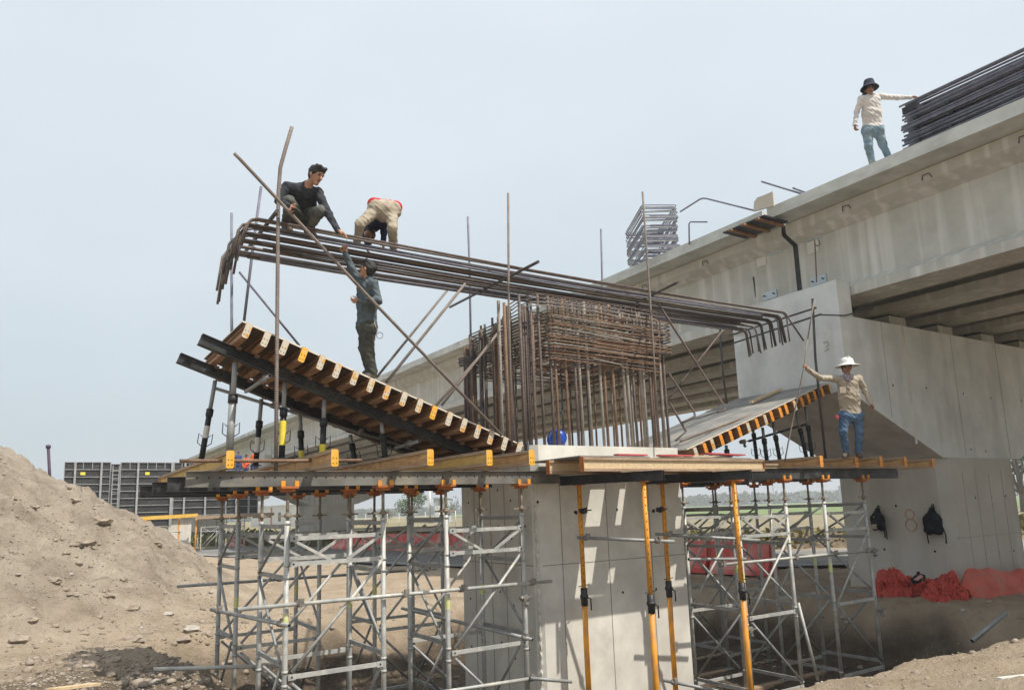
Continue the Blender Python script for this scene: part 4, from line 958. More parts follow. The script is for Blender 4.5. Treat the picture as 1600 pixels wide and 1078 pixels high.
def hand(fl, w, d, pn, side, m, curl=.6, s=1.0):
    """palm, four unequal bent fingers and a thumb. d: along the hand, pn: palm normal, side: towards the thumb"""
    w = np.array(w, float); d = unit(d); side = unit(np.array(side)-d*(np.array(side)@d)); pn = unit(np.array(pn)-d*(np.array(pn)@d)-side*(np.array(pn)@side))
    for o in (-.024,-.008,.008,.024): fl.cone(w+d*.01*s+side*o*.6*s, w+d*.085*s+side*o*1.15*s, .017*s, .0155*s, m, .012)
    for o, L in ((.031,.072),(.0105,.082),(-.0105,.076),(-.031,.06)):
        k = w+d*.088*s+side*o*s; dd = unit(d*math.cos(curl)+pn*math.sin(curl)); d2 = unit(d*math.cos(curl*2.3)+pn*math.sin(curl*2.3))
        q = k+dd*L*.52*s; fl.cone(k, q, .0105*s, .0095*s, m, .006); fl.cone(q, q+d2*L*.5*s, .0095*s, .0075*s, m, .006)
    b0 = w+d*.025*s+side*.03*s; b1 = b0+unit(d*.7+side*.75+pn*.35)*.045*s; fl.cone(b0, b1, .014*s, .0115*s, m, .01); fl.cone(b1, b1+unit(d*.95+side*.1+pn*.5)*.034*s, .011*s, .0085*s, m, .006)
def head(fl, c, f, up, s=1.0, hair=3, skin=0, cap=True):
    c = np.array(c, float); f = unit(f); up = unit(np.array(up)-f*(np.array(up)@f)); sd = np.cross(f, up); A = (sd, f, up)
    fl.ell(c+up*.02*s, np.array((.075,.094,.095))*s, A, skin); fl.cone(c+f*.035*s-up*.055*s, c+f*.052*s-up*.088*s, .05*s, .034*s, skin, .03)
    fl.cone(c+f*.09*s+up*.012*s, c+f*.112*s-up*.025*s, .010*s, .0155*s, skin, .012); fl.ell(c+f*.074*s+up*.028*s, np.array((.05,.018,.012))*s, A, skin)
    for q in (-1,1):
        fl.ell(c+sd*q*.033*s+f*.082*s+up*.009*s, np.array((.0115,.0105,.006))*s, A, 4, .003); fl.ell(c+sd*q*.034*s+f*.0875*s+up*.031*s, np.array((.019,.008,.0045))*s, A, hair, .003)
        fl.ell(c+sd*q*.078*s-f*.008*s-up*.005*s, np.array((.012,.02,.032))*s, A, skin, .006)
    fl.ell(c+f*.086*s-up*.052*s, np.array((.024,.012,.0075))*s, A, 5, .003)
    if cap:
        fl.ell(c-f*.022*s+up*.045*s, np.array((.094,.108,.098))*s, A, hair, .008); fl.ell(c-f*.055*s-up*.01*s, np.array((.072,.05,.07))*s, A, hair, .01)
        for i in range(8):
            a = i*.7; fl.cone(c+up*.09*s+sd*.05*math.cos(a)*s+f*(.05*math.sin(a)+.01)*s, c+up*(.112+.008*math.sin(3*a))*s+sd*.06*math.cos(a)*s+f*(.06*math.sin(a)+.03)*s, .034*s, .024*s, hair, .02)
    return sd
def person(label, J, face, up, mats, hands, side_ref=None, fat=1.0, baggy=.012, cap=True, group='workers on the site', hs=1.0, legs=True, res=.0085, fore_skin=0.0, hem=.128, drop=.085, tuck=.0, seat=0, collar=0):
    """mats: skin, shirt, trousers, hair, eye, lip, shoe. J: joints in world space"""
    J = {k: np.array(v, float) for k, v in J.items()}; fl = Flesh()
    sh = (J['sL']+J['sR'])/2; hp = (J['hL']+J['hR'])/2; across = unit(J['sL']-J['sR']); ha = unit(J['hL']-J['hR'])
    # trunk; the shirt hangs to the waist, the hip joints sit lower
    tr = sh-hp; tr /= np.linalg.norm(tr)
    for q in (-1,0,1):
        fl.cone(hp+tr*tuck+ha*q*.062*fat, sh+across*q*.088-(sh-hp)*.14, .118*fat, .110, 1, .05)
    if hem: fl.cone(hp+ha*.06*fat-tr*.03, hp-ha*.06*fat-tr*.03, hem*fat, hem*fat, 1, .03)
    for S in 'LR': J['h'+S] = J['h'+S]-UP*drop
    mid = hp*.55+sh*.45; fl.cone(mid-ha*.06, mid+ha*.06, .125*fat, .125*fat, 1, .05)
    fl.cone(J['sL'], J['sR'], .068, .068, 1, .05); fl.cone(sh-(sh-hp)*.1, J['neck'], .075, .056, 1, .04)
    fl.cone(sh+(J['neck']-sh)*.4, J['head']*.75+J['neck']*.25, .054, .052, 0, .02)
    if collar: fl.cone(sh+(J['neck']-sh)*.5-unit(face)*.02, sh+(J['neck']-sh)*1.05-unit(face)*.03, collar, collar*.86, 1, .02)
    fl.cone(J['hL'], J['hR'], .122*fat, .122*fat, 2, .05)
    if seat: fl.cone(J['hL'], J['hR'], seat, seat, 2, .05); fl.cone((J['hL']+J['hR'])/2, (J['hL']+J['hR'])/2-UP*.10, seat*.9, .10, 2, .05)
    for S in 'LR':
        s_, e, w, h = J['s'+S], J['e'+S], J['w'+S], J['h'+S]
        fl.cone(s_, e, .066, .053, 1, .03); 
        if fore_skin: c = e+(w-e)*fore_skin; fl.cone(e, c, .046, .042, 1, .02); fl.cone(c, w, .037, .028, 0, .015)
        else: fl.cone(e, w, .053, .041, 1, .03); fl.cone(w-(w-e)*.02, w+unit(w-e)*.01, .028, .027, 0, .01)
        if legs:
            k, a, t = J['k'+S], J['a'+S], J['t'+S]
            fl.cone(h, k, .092*fat+baggy*.5, .062+baggy, 2, .04); fl.cone(k, a, .062+baggy, .047+baggy, 2, .03)
            fl.cone(a-(a-k)*.05, a+np.array((0,0,-.045)), .045, .047, 6, .02); d = unit(t-a); fl.cone(a+np.array((0,0,-.05)), t, .046, .040, 6, .02); fl.cone(a+np.array((0,0,-.05)), a+np.array((0,0,-.05))-d*.04*np.array((1,1,.2)), .044, .036, 6, .02)
        if S in hands:
            hd, pn, sd, cu = hands[S]; hand(fl, w, hd, pn, sd, 0, cu, hs)
    head(fl, J['head'], face, up, hs, 3, 0, cap)
    z0 = min(J['aL'][2], J['aR'][2])-.09 if legs else hp[2]
    o = fl.build('person', mats, (hp[0], hp[1], z0), res, (1,2,3)); tag(o, label, 'person', group)
    return o
CR = np.array((.8396,-.5432,0)); CA = np.array((.5432,.8396,0)); UP = np.array((0,0,1.))    # right and away as seen from the path
JACKET = cloth('dark_sweatshirt', (.028,.030,.036), (.055,.058,.068)); JEAN_G = cloth('dusty_dark_jeans', (.075,.085,.088), (.15,.15,.13), 8)
TEE = cloth('slate_long_sleeve', (.075,.095,.11), (.115,.14,.155)); TROU = cloth('charcoal_trousers', (.05,.052,.048), (.095,.095,.08), 9)
KHAKI = cloth('khaki_trousers', (.31,.262,.20), (.43,.375,.305), 7); NAVY = cloth('navy_shirt', (.018,.022,.05), (.035,.042,.08)); REDB = cloth('red_shirt_hem', (.42,.02,.035), (.5,.04,.05))
BEIGE = cloth('beige_work_shirt', (.36,.31,.245), (.46,.405,.33)); JEAN = cloth('blue_jeans', (.06,.115,.20), (.13,.20,.30), 7)
PALE = cloth('pale_mauve_shirt', (.56,.54,.55), (.68,.63,.58), 5); JEAN_L = cloth('pale_patched_jeans', (.15,.25,.34), (.28,.38,.44), 6, ((.42,.36,.24), .5, 9, 7))
# 1 crouching on the cap bars
d0 = 10.45
J = dict(head=(3.025,9.486,4.643), neck=(2.957,9.636,4.538), sR=(2.699,9.725,4.508), sL=(3.107,9.648,4.480), eR=(2.568,9.677,4.266), wR=(2.625,9.378,4.072), eL=(3.193,9.430,4.085), wL=(3.246,9.215,3.788),
         hR=(2.921,10.073,4.287), hL=(3.070,10.073,4.287), kR=(2.680,9.551,4.231), kL=(3.086,9.488,4.141), aR=(2.758,9.997,4.046), aL=(3.063,9.952,4.011), tR=(2.753,9.752,3.903), tL=(3.084,9.725,3.870))
p1 = person('worker in a dark sweatshirt crouching on the cap bars and reaching down', J, CR*.75-CA*.45-UP*.42, UP+CR*.12, [SKIN_L, JACKET, JEAN_G, HAIR, EYE, LIP, SHOE],
       {'R': (CR*.7-UP*.6-CA*.2, -CA*.2-UP, CR*.5+UP*.4, .8), 'L': (CR*.85-UP*.45, -UP, -CA+CR*.1, .4)}, hs=1.1, hem=.125, drop=.03, fat=1.12, collar=.082)
q = np.array((2.671,9.243,3.994))
tag(obj('pliers', MB().tube([q-CR*.05+UP*.02, q+CR*.02, q+CR*.09-UP*.05], .012, 6).tube([q-CR*.05-UP*.01, q+CR*.02, q+CR*.085-UP*.08], .01, 6), BLACK_D), 'small dark tying pliers in the right hand of the crouching worker', 'pliers')
# 2 bending over with his back to us
J = dict(head=(4.264,10.665,4.412), neck=(4.362,10.638,4.528), sL=(4.299,10.724,4.601), sR=(4.506,10.586,4.624), eL=(4.222,10.695,4.393), wL=(4.203,10.566,4.197), eR=(4.468,10.524,4.454), wR=(4.414,10.424,4.229),
         hL=(4.149,10.039,4.588), hR=(4.377,10.009,4.601), kL=(3.854,9.992,4.269), kR=(4.306,9.827,4.234), aL=(3.883,10.172,4.063), aR=(4.447,10.103,4.035), tL=(3.946,10.391,4.096), tR=(4.536,10.258,4.058))
p2 = person('worker in khaki trousers bending forward on the cap bars with his back to us', J, -CA*.2-UP*.9-CR*.3, CA-UP*.1, [SKIN, NAVY, KHAKI, HAIR, EYE, LIP, SHOE],
       {'L': (-UP, CR, -CA, .5), 'R': (-UP, -CR, -CA, .5)}, fat=1.0, hs=1.0, hem=0, drop=.0, tuck=.17, seat=.145)
fl2 = Flesh(); a, b2 = np.array((4.155,10.207,4.757)), np.array((4.469,10.071,4.717))
fl2.cone(a+CA*.05, b2+CA*.05, .10, .10, 0); fl2.build('shirt_hem', [REDB], p2.location, .012, (), p2)
# 3 standing on the left form, arm raised
J = dict(head=(3.838,9.648,3.457), neck=(3.868,9.652,3.339), sR=(3.829,9.873,3.329), sL=(3.883,9.522,3.218), eR=(3.698,9.914,3.544), wR=(3.604,9.899,3.739), eL=(3.921,9.452,2.961), wL=(3.659,9.482,2.935),
         hR=(3.890,9.878,2.751), hL=(3.875,9.693,2.697), kR=(3.914,9.939,2.368), kL=(3.891,9.759,2.320), aR=(4.003,9.967,2.068), aL=(3.968,9.784,2.005), tR=(3.936,9.995,2.021), tL=(3.880,9.781,1.943))
p3 = person('worker in a grey blue shirt standing on the left form and reaching up', J, -CR*.85+UP*.42+CA*.25, UP*.9+CR*.42, [SKIN_L, TEE, TROU, HAIR, EYE, LIP, SHOE],
       {'R': (UP+CR*-.1, -CA, -CR, 1.0), 'L': (-CR, UP*.7-CA*.3, -CA+UP*.5, .7)}, fat=.98, baggy=.024)
q = np.array((3.954,9.559,2.507)); m1 = MB()
m1.tube([q+UP*.22-CR*.06, q+UP*.12-CR*.03, q+UP*.04], .007, 5); m1.tube([q+UP*(-.02+.045*math.sin(a))+CR*(.03+.045*math.cos(a)) for a in np.linspace(0,6.28,14)], .006, 5)
tag(obj('key_ring', m1, GALV_D), 'metal ring and chain hanging from the belt of the standing worker', 'ring')
# 4 white hard hat
J = dict(head=(12.763,8.108,2.412), neck=(12.808,8.138,2.298), sR=(12.630,8.267,2.233), sL=(13.014,8.044,2.222), eR=(12.259,8.348,2.240), wR=(11.883,8.323,2.372), eL=(13.150,8.027,1.994), wL=(13.156,7.951,1.751),
         hR=(12.875,8.315,1.629), hL=(13.087,8.215,1.625), kR=(12.809,8.351,1.241), kL=(13.106,8.209,1.234), aR=(12.942,8.421,0.886), aL=(13.165,8.315,0.880), tR=(12.734,8.336,0.780), tL=(13.014,8.193,0.772))
p4 = person('worker in a white hard hat and beige shirt holding a rod on the right platform', J, -CA*.92-CR*.28-UP*.1, UP, [SKIN, BEIGE, JEAN, HAIR, EYE, LIP, SHOE],
       {'R': (-CR*.5+UP*.7-CA*.4, CA*.4-CR*.5, UP, 1.1), 'L': (CR*.35-UP*.8, -CR, -CA, .5)}, fat=1.05, baggy=.014)
HELM = mat('white_helmet', [(.68,.68,.66),(.76,.76,.74)], 6, .35, bump=0)
hc = np.array((12.764,8.093,2.483)); m1 = MB().lathe(hc, [(.225,-.03),(.222,-.022),(.16,.0),(.128,.012),(.125,.05),(.112,.10),(.075,.135),(.03,.148),(.0,.15)], 22)
m1.lathe(hc, [(.225,-.03),(.15,-.008),(.0,-.006)], 22)
m1.bar(hc+np.array((0,0,.14))-CA*.10, hc+np.array((0,0,.14))+CA*.10, .03, .028)
h4 = obj('hard_hat', m1, HELM); tag(h4, 'white full brim hard hat on the head of the worker on the right platform', 'hard hat')
SCARF = cloth('patterned_scarf', (.12,.10,.16), (.55,.50,.52), 40)
fl2 = Flesh(); nk = np.array((12.765,8.115,2.254)); fl2.cone(nk-CR*.05, nk+CR*.05, .062, .062, 0); fl2.cone(nk-CA*.05-CR*.03, nk-CA*.075-UP*.09, .05, .02, 0); fl2.build('scarf', [SCARF], p4.location, .011, (0,), p4, .006)
m1 = MB()
for o in (-.085,.095):
    q = np.array((12.660,8.077,1.998))+CR*o; m1.obox(q, CR*.055, UP*.058, CA*.008)
obj('chest_pocket', m1, BEIGE, p4)
tag(obj('tape_reel', MB().obox((12.663,8.353,1.521), CR*.03, UP*.033, CA*.02), RED_PAINT), 'small red tape measure clipped to the belt of the worker in the white hard hat', 'tape measure')
rod('thin_rod', [(11.765,8.184,2.899), (11.764,8.306,2.420), (11.711,8.757,1.074), (11.718,8.888,0.706)], .013, REBAR_MORTAR, 'pale thin rod held upright by the worker in the white hard hat', 'rod')
rod('thin_rod', [(11.773,7.970,3.572), (11.768,8.182,2.899)], .012, REBAR_MORTAR, 'upper pale rod leaning against the dark upright bar', 'rod')
# 5 on the deck
J = dict(head=(14.263,7.853,8.433), neck=(14.287,7.861,8.313), sR=(14.133,7.973,8.253), sL=(14.476,7.765,8.304), eR=(14.084,8.082,7.989), wR=(14.002,8.108,7.703), eL=(14.784,7.573,8.265), wL=(15.002,7.411,8.252),
         hR=(14.323,8.024,7.691), hL=(14.498,7.909,7.697), kR=(14.320,8.051,7.268), kL=(14.612,7.909,7.335), aR=(14.502,8.115,6.966), aL=(14.779,7.914,7.075), tR=(14.609,8.222,6.994), tL=(14.946,7.982,7.101))
p5 = person('worker in a dark bucket hat and pale shirt standing on the deck edge', J, -CA-CR*.1-UP*.25, UP, [SKIN, PALE, JEAN_L, HAIR, EYE, LIP, SHOE],
       {'R': (-UP, CR, -CA, .6), 'L': (CR, -UP, -CA, .5)}, fat=1.08, baggy=.018)
HATM = cloth('dark_bucket_hat', (.03,.033,.05), (.06,.065,.09)); hc = np.array((14.250,7.839,8.539))
m1 = MB().lathe(hc, [(.185,-.085),(.18,-.075),(.115,.0),(.105,.06),(.092,.105),(.05,.122),(0,.125)], 20); m1.lathe(hc, [(.185,-.086),(.11,-.004),(0,-.002)], 20)
tag(obj('bucket_hat', m1, HATM), 'dark floppy bucket hat on the worker standing on the deck', 'hat')
fl2 = Flesh(); nk = np.array((14.275,7.973,8.397)); fl2.cone(nk, nk-UP*.12-CR*.06, .05, .03, 0); fl2.cone(nk+CR*.13, nk+CR*.17-UP*.04, .035, .02, 0); fl2.build('neck_cloth', [HATM], p5.location, .012, (0,), p5, .005)
# three small figures on the next cap
VEST = cloth('orange_vest', (.75,.11,.03), (.85,.16,.05)); BLUE_C = cloth('blue_coverall', (.04,.06,.16), (.07,.09,.22))
for px, lab, sm, tm, hat_ in (((13.575,56.200,4.844), 'distant worker in an orange vest standing on the next pier form, right one of three', VEST, BLUE_C, 0), ((13.037,56.400,4.525), 'distant worker in an orange vest bending low on the next pier form', VEST, BLUE_C, 0),
        ((12.465,56.300,4.744), 'distant worker in blue at the left on the next pier form', BLUE_C, BLUE_C, 1)):
    h0 = np.array(px); f0 = h0-UP*1.55; s_ = CR*.19
    J = dict(head=h0, neck=h0-UP*.15, sR=h0-UP*.22-s_, sL=h0-UP*.22+s_, eR=h0-UP*.5-s_*1.3, eL=h0-UP*.5+s_*1.4-CA*.1, wR=h0-UP*.72-s_*1.0-CA*.15, wL=h0-UP*.6+s_*.6-CA*.3, hR=h0-UP*.78-CR*.09, hL=h0-UP*.78+CR*.09,
             kR=h0-UP*1.15-CR*.1-CA*.04, kL=h0-UP*1.15+CR*.1, aR=h0-UP*1.5-CR*.1, aL=h0-UP*1.5+CR*.12, tR=h0-UP*1.57-CR*.12-CA*.16, tL=h0-UP*1.57+CR*.14-CA*.16)
    person(lab, J, CR*.6-CA*.6, UP, [SKIN, sm, tm, HAIR if not hat_ else BLUE_C, EYE, LIP, SHOE], {'R': (-UP, CR, -CA, .5), 'L': (-CA, -UP, CR, .5)}, group='distant workers on the next pier form', res=.022)
# ---------------------------------------------------------------- things on the deck
st = thing('stirrup_stack', 'tall stack of grey rectangular stirrups in layered bundles on the deck behind the upright bars', 'rebar stack', (15.5, 16.6, DZ))
r_, a_ = V(*(CR+CA*.05)).normalized(), V(*(CA-CR*.07)).normalized(); o0 = V(15.42, 16.05, 0); z = DZ+.17
obj('dunnage', MB().bar(o0+V(0,0,DZ+.06)-r_*.2, o0+r_*1.1+V(0,0,DZ+.06), .12, .11).bar(o0+a_*1.9+V(0,0,DZ+.06)-r_*.2, o0+a_*1.9+r_*1.1+V(0,0,DZ+.06), .12, .11), PALE_WOOD, st)
for b_ in range(7):
    for k in range(7):
        j = [rr_.uniform(-.03,.03) for _ in range(4)]; w_, l_ = 1.08+j[0], 2.3+j[1]; c = .05
        base = o0+r_*j[2]+a_*j[3]+V(0,0,z); tl = rr_.uniform(-.03,.03)
        pts = [base+r_*c+V(0,0,tl), base+r_*(w_-c), base+r_*w_+a_*c, base+r_*w_+a_*(l_-c), base+r_*(w_-c)+a_*l_+V(0,0,tl), base+r_*c+a_*l_, base+a_*(l_-c)+V(0,0,tl), base+a_*c, base+r_*c+V(0,0,tl)]
        obj('stirrup', MB().tube(pts, .0155, 6, cap=False), REBAR_BLUE if k % 4 else GALV_D, st); z += .034
    z += .085
    for u in (.25, 1.7):
        if b_ < 6: obj('spacer_bar', MB().bar(o0+a_*u+r_*.3+V(0,0,z-.045), o0+a_*u+r_*1.12+V(0,0,z-.045), .07, .07), REBAR_BLUE, st)
bs = thing('bar_stack', 'stack of long blue grey bars along the deck edge beside the bucket hatted worker', 'rebar stack', (15, 3, DZ))
z = DZ+.10
for L_ in range(12):
    for k in range(5):
        x = 14.78+k*.085+rr_.uniform(-.03,.03); y1 = 7.62+rr_.uniform(-.05,.04)-.01*L_
        pts = [(x+rr_.uniform(-.02,.02), y1+(-6.5-y1)*u, z+(rr_.uniform(-.02,.02) if 0 < u < 1 else 0)-.025*math.sin(u*9+L_)) for u in (0,.25,.5,.75,1)]
        obj('rebar', MB().tube(pts, .023, 7), REBAR_BLUE, bs)
    z += (.06,.06,.10,.06,.06,.16,.06,.06,.11,.06,.22,.06)[L_]
    if L_ in (2, 5, 8):
        for y in (7.25, 6.6, 3, -1): obj('dunnage', MB().box((14.76,y,z-.09),(15.2,y+.06,z-.03)), BLACK_D, bs)
    if L_ == 10: obj('dunnage', MB().box((14.76,7.2,z-.17),(15.2,7.5,z-.03)), BLACK_D, bs)
rod('rebar', [(14.300,13.419,7.808),(14.300,12.716,7.886),(14.300,12.604,7.878),(14.300,12.477,7.820),(14.300,11.044,6.960)], .022, REBAR_BLUE, 'bent bar pointing up and left from the deck joint')
rod('rebar', [(14.300,13.189,6.805),(14.300,13.145,7.364),(14.300,13.084,7.396),(14.300,12.519,7.193)], .02, REBAR_BLUE, 'small hooked bar sticking up from the deck')
rod('rebar', [(14.400,10.823,7.635),(14.400,9.757,6.894)], .022, REBAR_BLUE, 'slanting bar end sticking out above the deck joint')
rod('rebar', [(14.400,9.988,7.135),(14.400,9.688,6.906)], .022, REBAR_BLUE, 'short bar end beside the slanting one above the deck joint')

# ---------------------------------------------------------------- backpacks on the old column
PACK = cloth('black_nylon', (.008,.009,.012), (.024,.026,.034)); PATCH = mat('pale_patch', [(.30,.27,.20),(.42,.38,.30)], 30, .8, bump=0)
def backpack(q, h, w, label, patch, open_):
    q = V(q); t = thing('backpack', label, 'backpack', (17.93, q.y, q.z-h), None); X = V(-1,0,0); Y = V(0,-1,0)  # Y: right as seen
    fl = Flesh(); top = q+X*.02
    fl.cone(top-V(0,0,.09)+X*.06, top-V(0,0,h*.55)+X*.09, .055, w*.42, 0, .06)
    fl.cone(top-V(0,0,h*.5)+X*.10-Y*w*.2, top-V(0,0,h*.88)+X*.10-Y*w*.24, w*.3, w*.26, 0, .06); fl.cone(top-V(0,0,h*.5)+X*.10+Y*w*.2, top-V(0,0,h*.88)+X*.10+Y*w*.26, w*.3, w*.26, 0, .06)
    fl.cone(top-V(0,0,h*.6)+X*.17-Y*w*.1, top-V(0,0,h*.82)+X*.19+Y*w*.1, w*.22, w*.24, 0, .04)
    o = fl.build('bag', [PACK], t.location, .012, (0,), t, .008)
    obj('loop', MB().tube([q+X*.03-V(0,0,.1)-Y*.03, q+X*.02+V(0,0,.015)-Y*.02, q+X*.02+V(0,0,.015)+Y*.02, q+X*.03-V(0,0,.1)+Y*.03], .012, 6), PACK, t)
    for s_, l_ in ((.3,.24),(.42,.3)) if open_ else ((-.42,.3),(.5,.3)):
        obj('strap', MB().tube([q+X*.08+Y*w*s_-V(0,0,h*.8), q+X*.06+Y*w*(s_*1.12)-V(0,0,h+.05), q+X*.05+Y*w*(s_*1.05)-V(0,0,h+l_*.75)], .014, 6), PACK, t)
    obj('hook', MB().tube([V(17.95,q.y,q.z+.02), q+X*.05+V(0,0,.02)], .012, 6), REBAR, t)
    if patch:
        obj('patch', MB().obox(q+X*.285-V(0,0,h*.84)-Y*w*.02, (.012,0,0), (0,w*.2,0), (0,0,w*.17)), PATCH, t)
        obj('stripe', MB().bar(q+X*.20-V(0,0,h*.5)-Y*w*.36, q+X*.235-V(0,0,h*.42)-Y*w*.02, .01, .03), PATCH, t)
backpack((17.950,10.951,-0.217), .58, .34, 'black backpack with a pale patch hanging on the left of the orange figure 8', True, True)
backpack((17.950,9.594,-0.217), .66, .42, 'plain black backpack with dangling straps hanging right of the orange figure 8', False, False)

# ---------------------------------------------------------------- red safety netting at the foot of the old column
NET = mat('red_netting', [(.34,.03,.025),(.52,.065,.05)], 9, .7, bump=.6, bscale=90, stain=((.30,.11,.08), .6, 5, 5)); NET_P = mat('red_barrier_sheet', [(.50,.09,.06),(.62,.15,.10)], 3, .65, bump=.3, bscale=60, stain=((.36,.20,.15), .6, 3, 4))
def heap(name, label, path, w, h, m, cat, seed, crump=1.0, lump=.5):
    """crumpled sheet heaped along a path on the ground"""
    p = resample(path, 60); nu, nv = 60, 26; vs = []
    for i in range(nu):
        d = p[min(i+1,nu-1)]-p[max(i-1,0)]; nrm_ = np.array((-d[1], d[0]))/np.hypot(*d); e = min(1, i/4, (nu-1-i)/4)**.6
        for k in range(nv):
            v = k/(nv-1)*2-1; fx, fy = i*.16+seed, k*.21+seed
            ww = w*(.75+.5*vnoise(np.array(fx*.5), np.array(seed*1.7)))*(.3+.7*e)
            hh = h*max(0, 1-abs(v)**2.2)*e*(1+lump*float(fbm(np.array(fx), np.array(fy*.5), 1.4, 3)))+crump*.10*abs(float(fbm(np.array(fx*2), np.array(fy*2), 1.1, 4)))
            q = p[i]+nrm_*v*ww+np.array((.1,.1))*crump*float(fbm(np.array(fx*2+5), np.array(fy*2), .9, 3)); vs.append((q[0], q[1], gz(q[0], q[1])-.03+hh))
    mb = MB().add(vs, [(i*nv+k, (i+1)*nv+k, (i+1)*nv+k+1, i*nv+k+1) for i in range(nu-1) for k in range(nv-1)], 0, None, crump < .5)
    o = tag(obj(name, mb, m), label, cat)
    if crump > 1:
        w_ = o.modifiers.new('mesh', 'WIREFRAME'); w_.thickness = .016; w_.use_replace = False; w_.material_offset = 1; o.data.materials.append(NET_L)
    return o
NET_L = mat('red_net_cord', [(.56,.085,.06),(.70,.13,.09)], 9, .6, bump=0)
heap('safety_net', 'crumpled heap of red safety netting at the foot of the old column', [(16.4,10.35),(16.75,9.75),(17.0,9.2),(17.2,8.75)], .60, .40, NET, 'netting', 3, 1.5, .9)
heap('safety_net', 'flat trailing tongue of red netting in front of the heap', [(16.5,9.3),(16.6,8.9),(16.9,8.5)], .32, .2, NET, 'netting', 8, 1.2, .9)
heap('barrier_sheet', 'long folded red barrier sheet lying along the old column', [(17.15,8.85),(18.0,8.65),(19.2,8.4),(20.6,8.1),(22.6,7.7)], .34, .58, NET_P, 'barrier sheet', 21, .35, .25)
q = V((16.259,9.250,-1.788)); fl2 = Flesh(); fl2.cone(q-V(.1,0,.0), q+V(.12,-.03,.05), .07, .09, 0); fl2.cone(q+V(.05,.02,.05), q+V(.14,.02,.14), .05, .03, 0)
tag(fl2.build('bag', [PACK], (q.x,q.y,q.z-.1), .012, (0,), None, .012), 'small black and red bag dropped on the red netting heap', 'bag')
m1 = MB(); 
for k in range(3): m1.tube([q+V(-.16,-.05-.03*k,.02), q+V(-.02,-.10-.02*k,.10), q+V(.04,-.1,-.02)], .022, 6)
tag(obj('strap_bundle', m1, mat('pink_strap', [(.55,.20,.22),(.62,.40,.40)], 20, .8)), 'bundle of pinkish straps beside the black bag on the netting', 'straps')
a = gz(13.9,7.06); b_ = gz(15.2,7.1)
stube((13.433,6.817,-2.420), (14.206,6.596,-2.020), 'grey tube leaning in the dug ground at the right', GALV_D, .04)
tag(obj('profile_offcut', MB().bar((8.25,3.98,gz(8.25,3.98)+.03), (9.4,4.12,gz(9.4,4.12)+.05), .05, .03), mat('white_profile', [(.60,.59,.56),(.68,.67,.64)], 6, .6)), 'white flat profile lying on the sand at the lower right', 'profile')
q = (7.660,6.400,-2.234)
tag(obj('scrap', MB().bar((6.6,5.55,gz(6.6,5.55)+.02),(6.85,5.5,gz(6.85,5.5)+.03), .06, .015), PAPER), 'pale scrap lying on the lip of the pit', 'scrap')
# timber sill beams under the towers
for y in (8.7, 9.97, 11.35, 12.55):
    tag(obj('sill_beam', MB().bar((9.9,y,-3.47),(14.0,y,-3.47), .16, .09), TIMBER_TOP), {8.7:'front',9.97:'second',11.35:'third',12.55:'rear'}[y]+' timber sill under the right shoring towers', 'sill beam', 'sill beams under the right towers')
tag(obj('marker_post', MB().tube([(0.575,31.500,0.697), (0.362,31.500,2.755)], .05, 8).ico((0.359,31.500,2.802), .10, 0, .1), mat('purple_post', [(.05,.032,.06),(.085,.05,.09)], 6, .7)), 'dark purple post with a knob standing behind the spoil mound', 'post')
tag(obj('plank', MB().bar((0.299,10.259,-1.820), (0.797,10.670,-1.900), .12, .03), PALE_WOOD), 'pale plank half buried at the lower left foot of the mound', 'plank')

# ---------------------------------------------------------------- next new pier far along the line
Y2 = 57.6
fp = thing('new_pier', 'distant new concrete pier column under black form panels at far left', 'pier', (8, Y2+1.3, GZ))
obj('column', MB().prism([(5.85,Y2+.3),(9.7,Y2+.3),(9.7,Y2+2.7),(5.85,Y2+2.7)], 'Z', -3, .55), CONC_NEW, fp)
PANEL = mat('black_form_panel', [(.014,.015,.017),(.035,.035,.037)], 1.2, .7, bump=.05, stain=((.10,.10,.10), .5, 1, 6)); RIB = mat('pale_grey_rib', [(.26,.27,.28),(.38,.39,.39)], 3, .6, metal=.2, bump=0)
def panel(x0, x1, z0, z1, label, nr, strong, tagx):
    t = thing('form_panel', label, 'form panel', ((x0+x1)/2, Y2, z0), 'black form panels on the distant cap')
    obj('sheet', MB().box((x0,Y2,z0),(x1,Y2+.02,z1)), PANEL, t)
    for k in range(nr+1):
        z = z0+(z1-z0)*k/nr; obj('rib', MB().box((x0,Y2-.09,z-.02),(x1,Y2-.001,z+.02)), RIB, t)
    for u in (0, 1): x = x0+(x1-x0)*u; obj('rib', MB().box((x-.022,Y2-.092,z0-.035),(x+.022,Y2-.001,z1+.035)), RIB, t)
    for u in strong: x = x0+(x1-x0)*u; obj('strongback', MB().box((x-.06,Y2-.22,z0-.1),(x+.06,Y2-.093,z1+.02)), RIB, t)
    n = int((x1-x0)/.5)
    for k in range(1, n):
        x = x0+(x1-x0)*k/n; obj('stiffener', MB().box((x-.02,Y2-.085,z0+.04 if nr < 4 else z1-(z1-z0)/nr+.04),(x+.02,Y2-.002,z1-.04 if nr >= 4 else z0+(z1-z0)/nr-.04)), RIB, t)
    if tagx: obj('nameplate', MB().box((x0+(x1-x0)*tagx-.14,Y2-.10,z1-(z1-z0)/nr*1.75),(x0+(x1-x0)*tagx+.14,Y2-.093,z1-(z1-z0)/nr*1.35)), STICK_Y, t)
panel(1.65, 4.35, -.3, 4.12, 'tall leftmost black form panel with two pale strongbacks on the distant cap', 9, (.23,.80), .40)
panel(4.38, 4.95, -.3, 4.0, 'narrow black form panel behind the ladder on the distant cap', 9, (), 0)
panel(4.98, 8.3, -.3, 4.12, 'tall black form panel right of the ladder on the distant cap', 9, (.32,.97), .50)
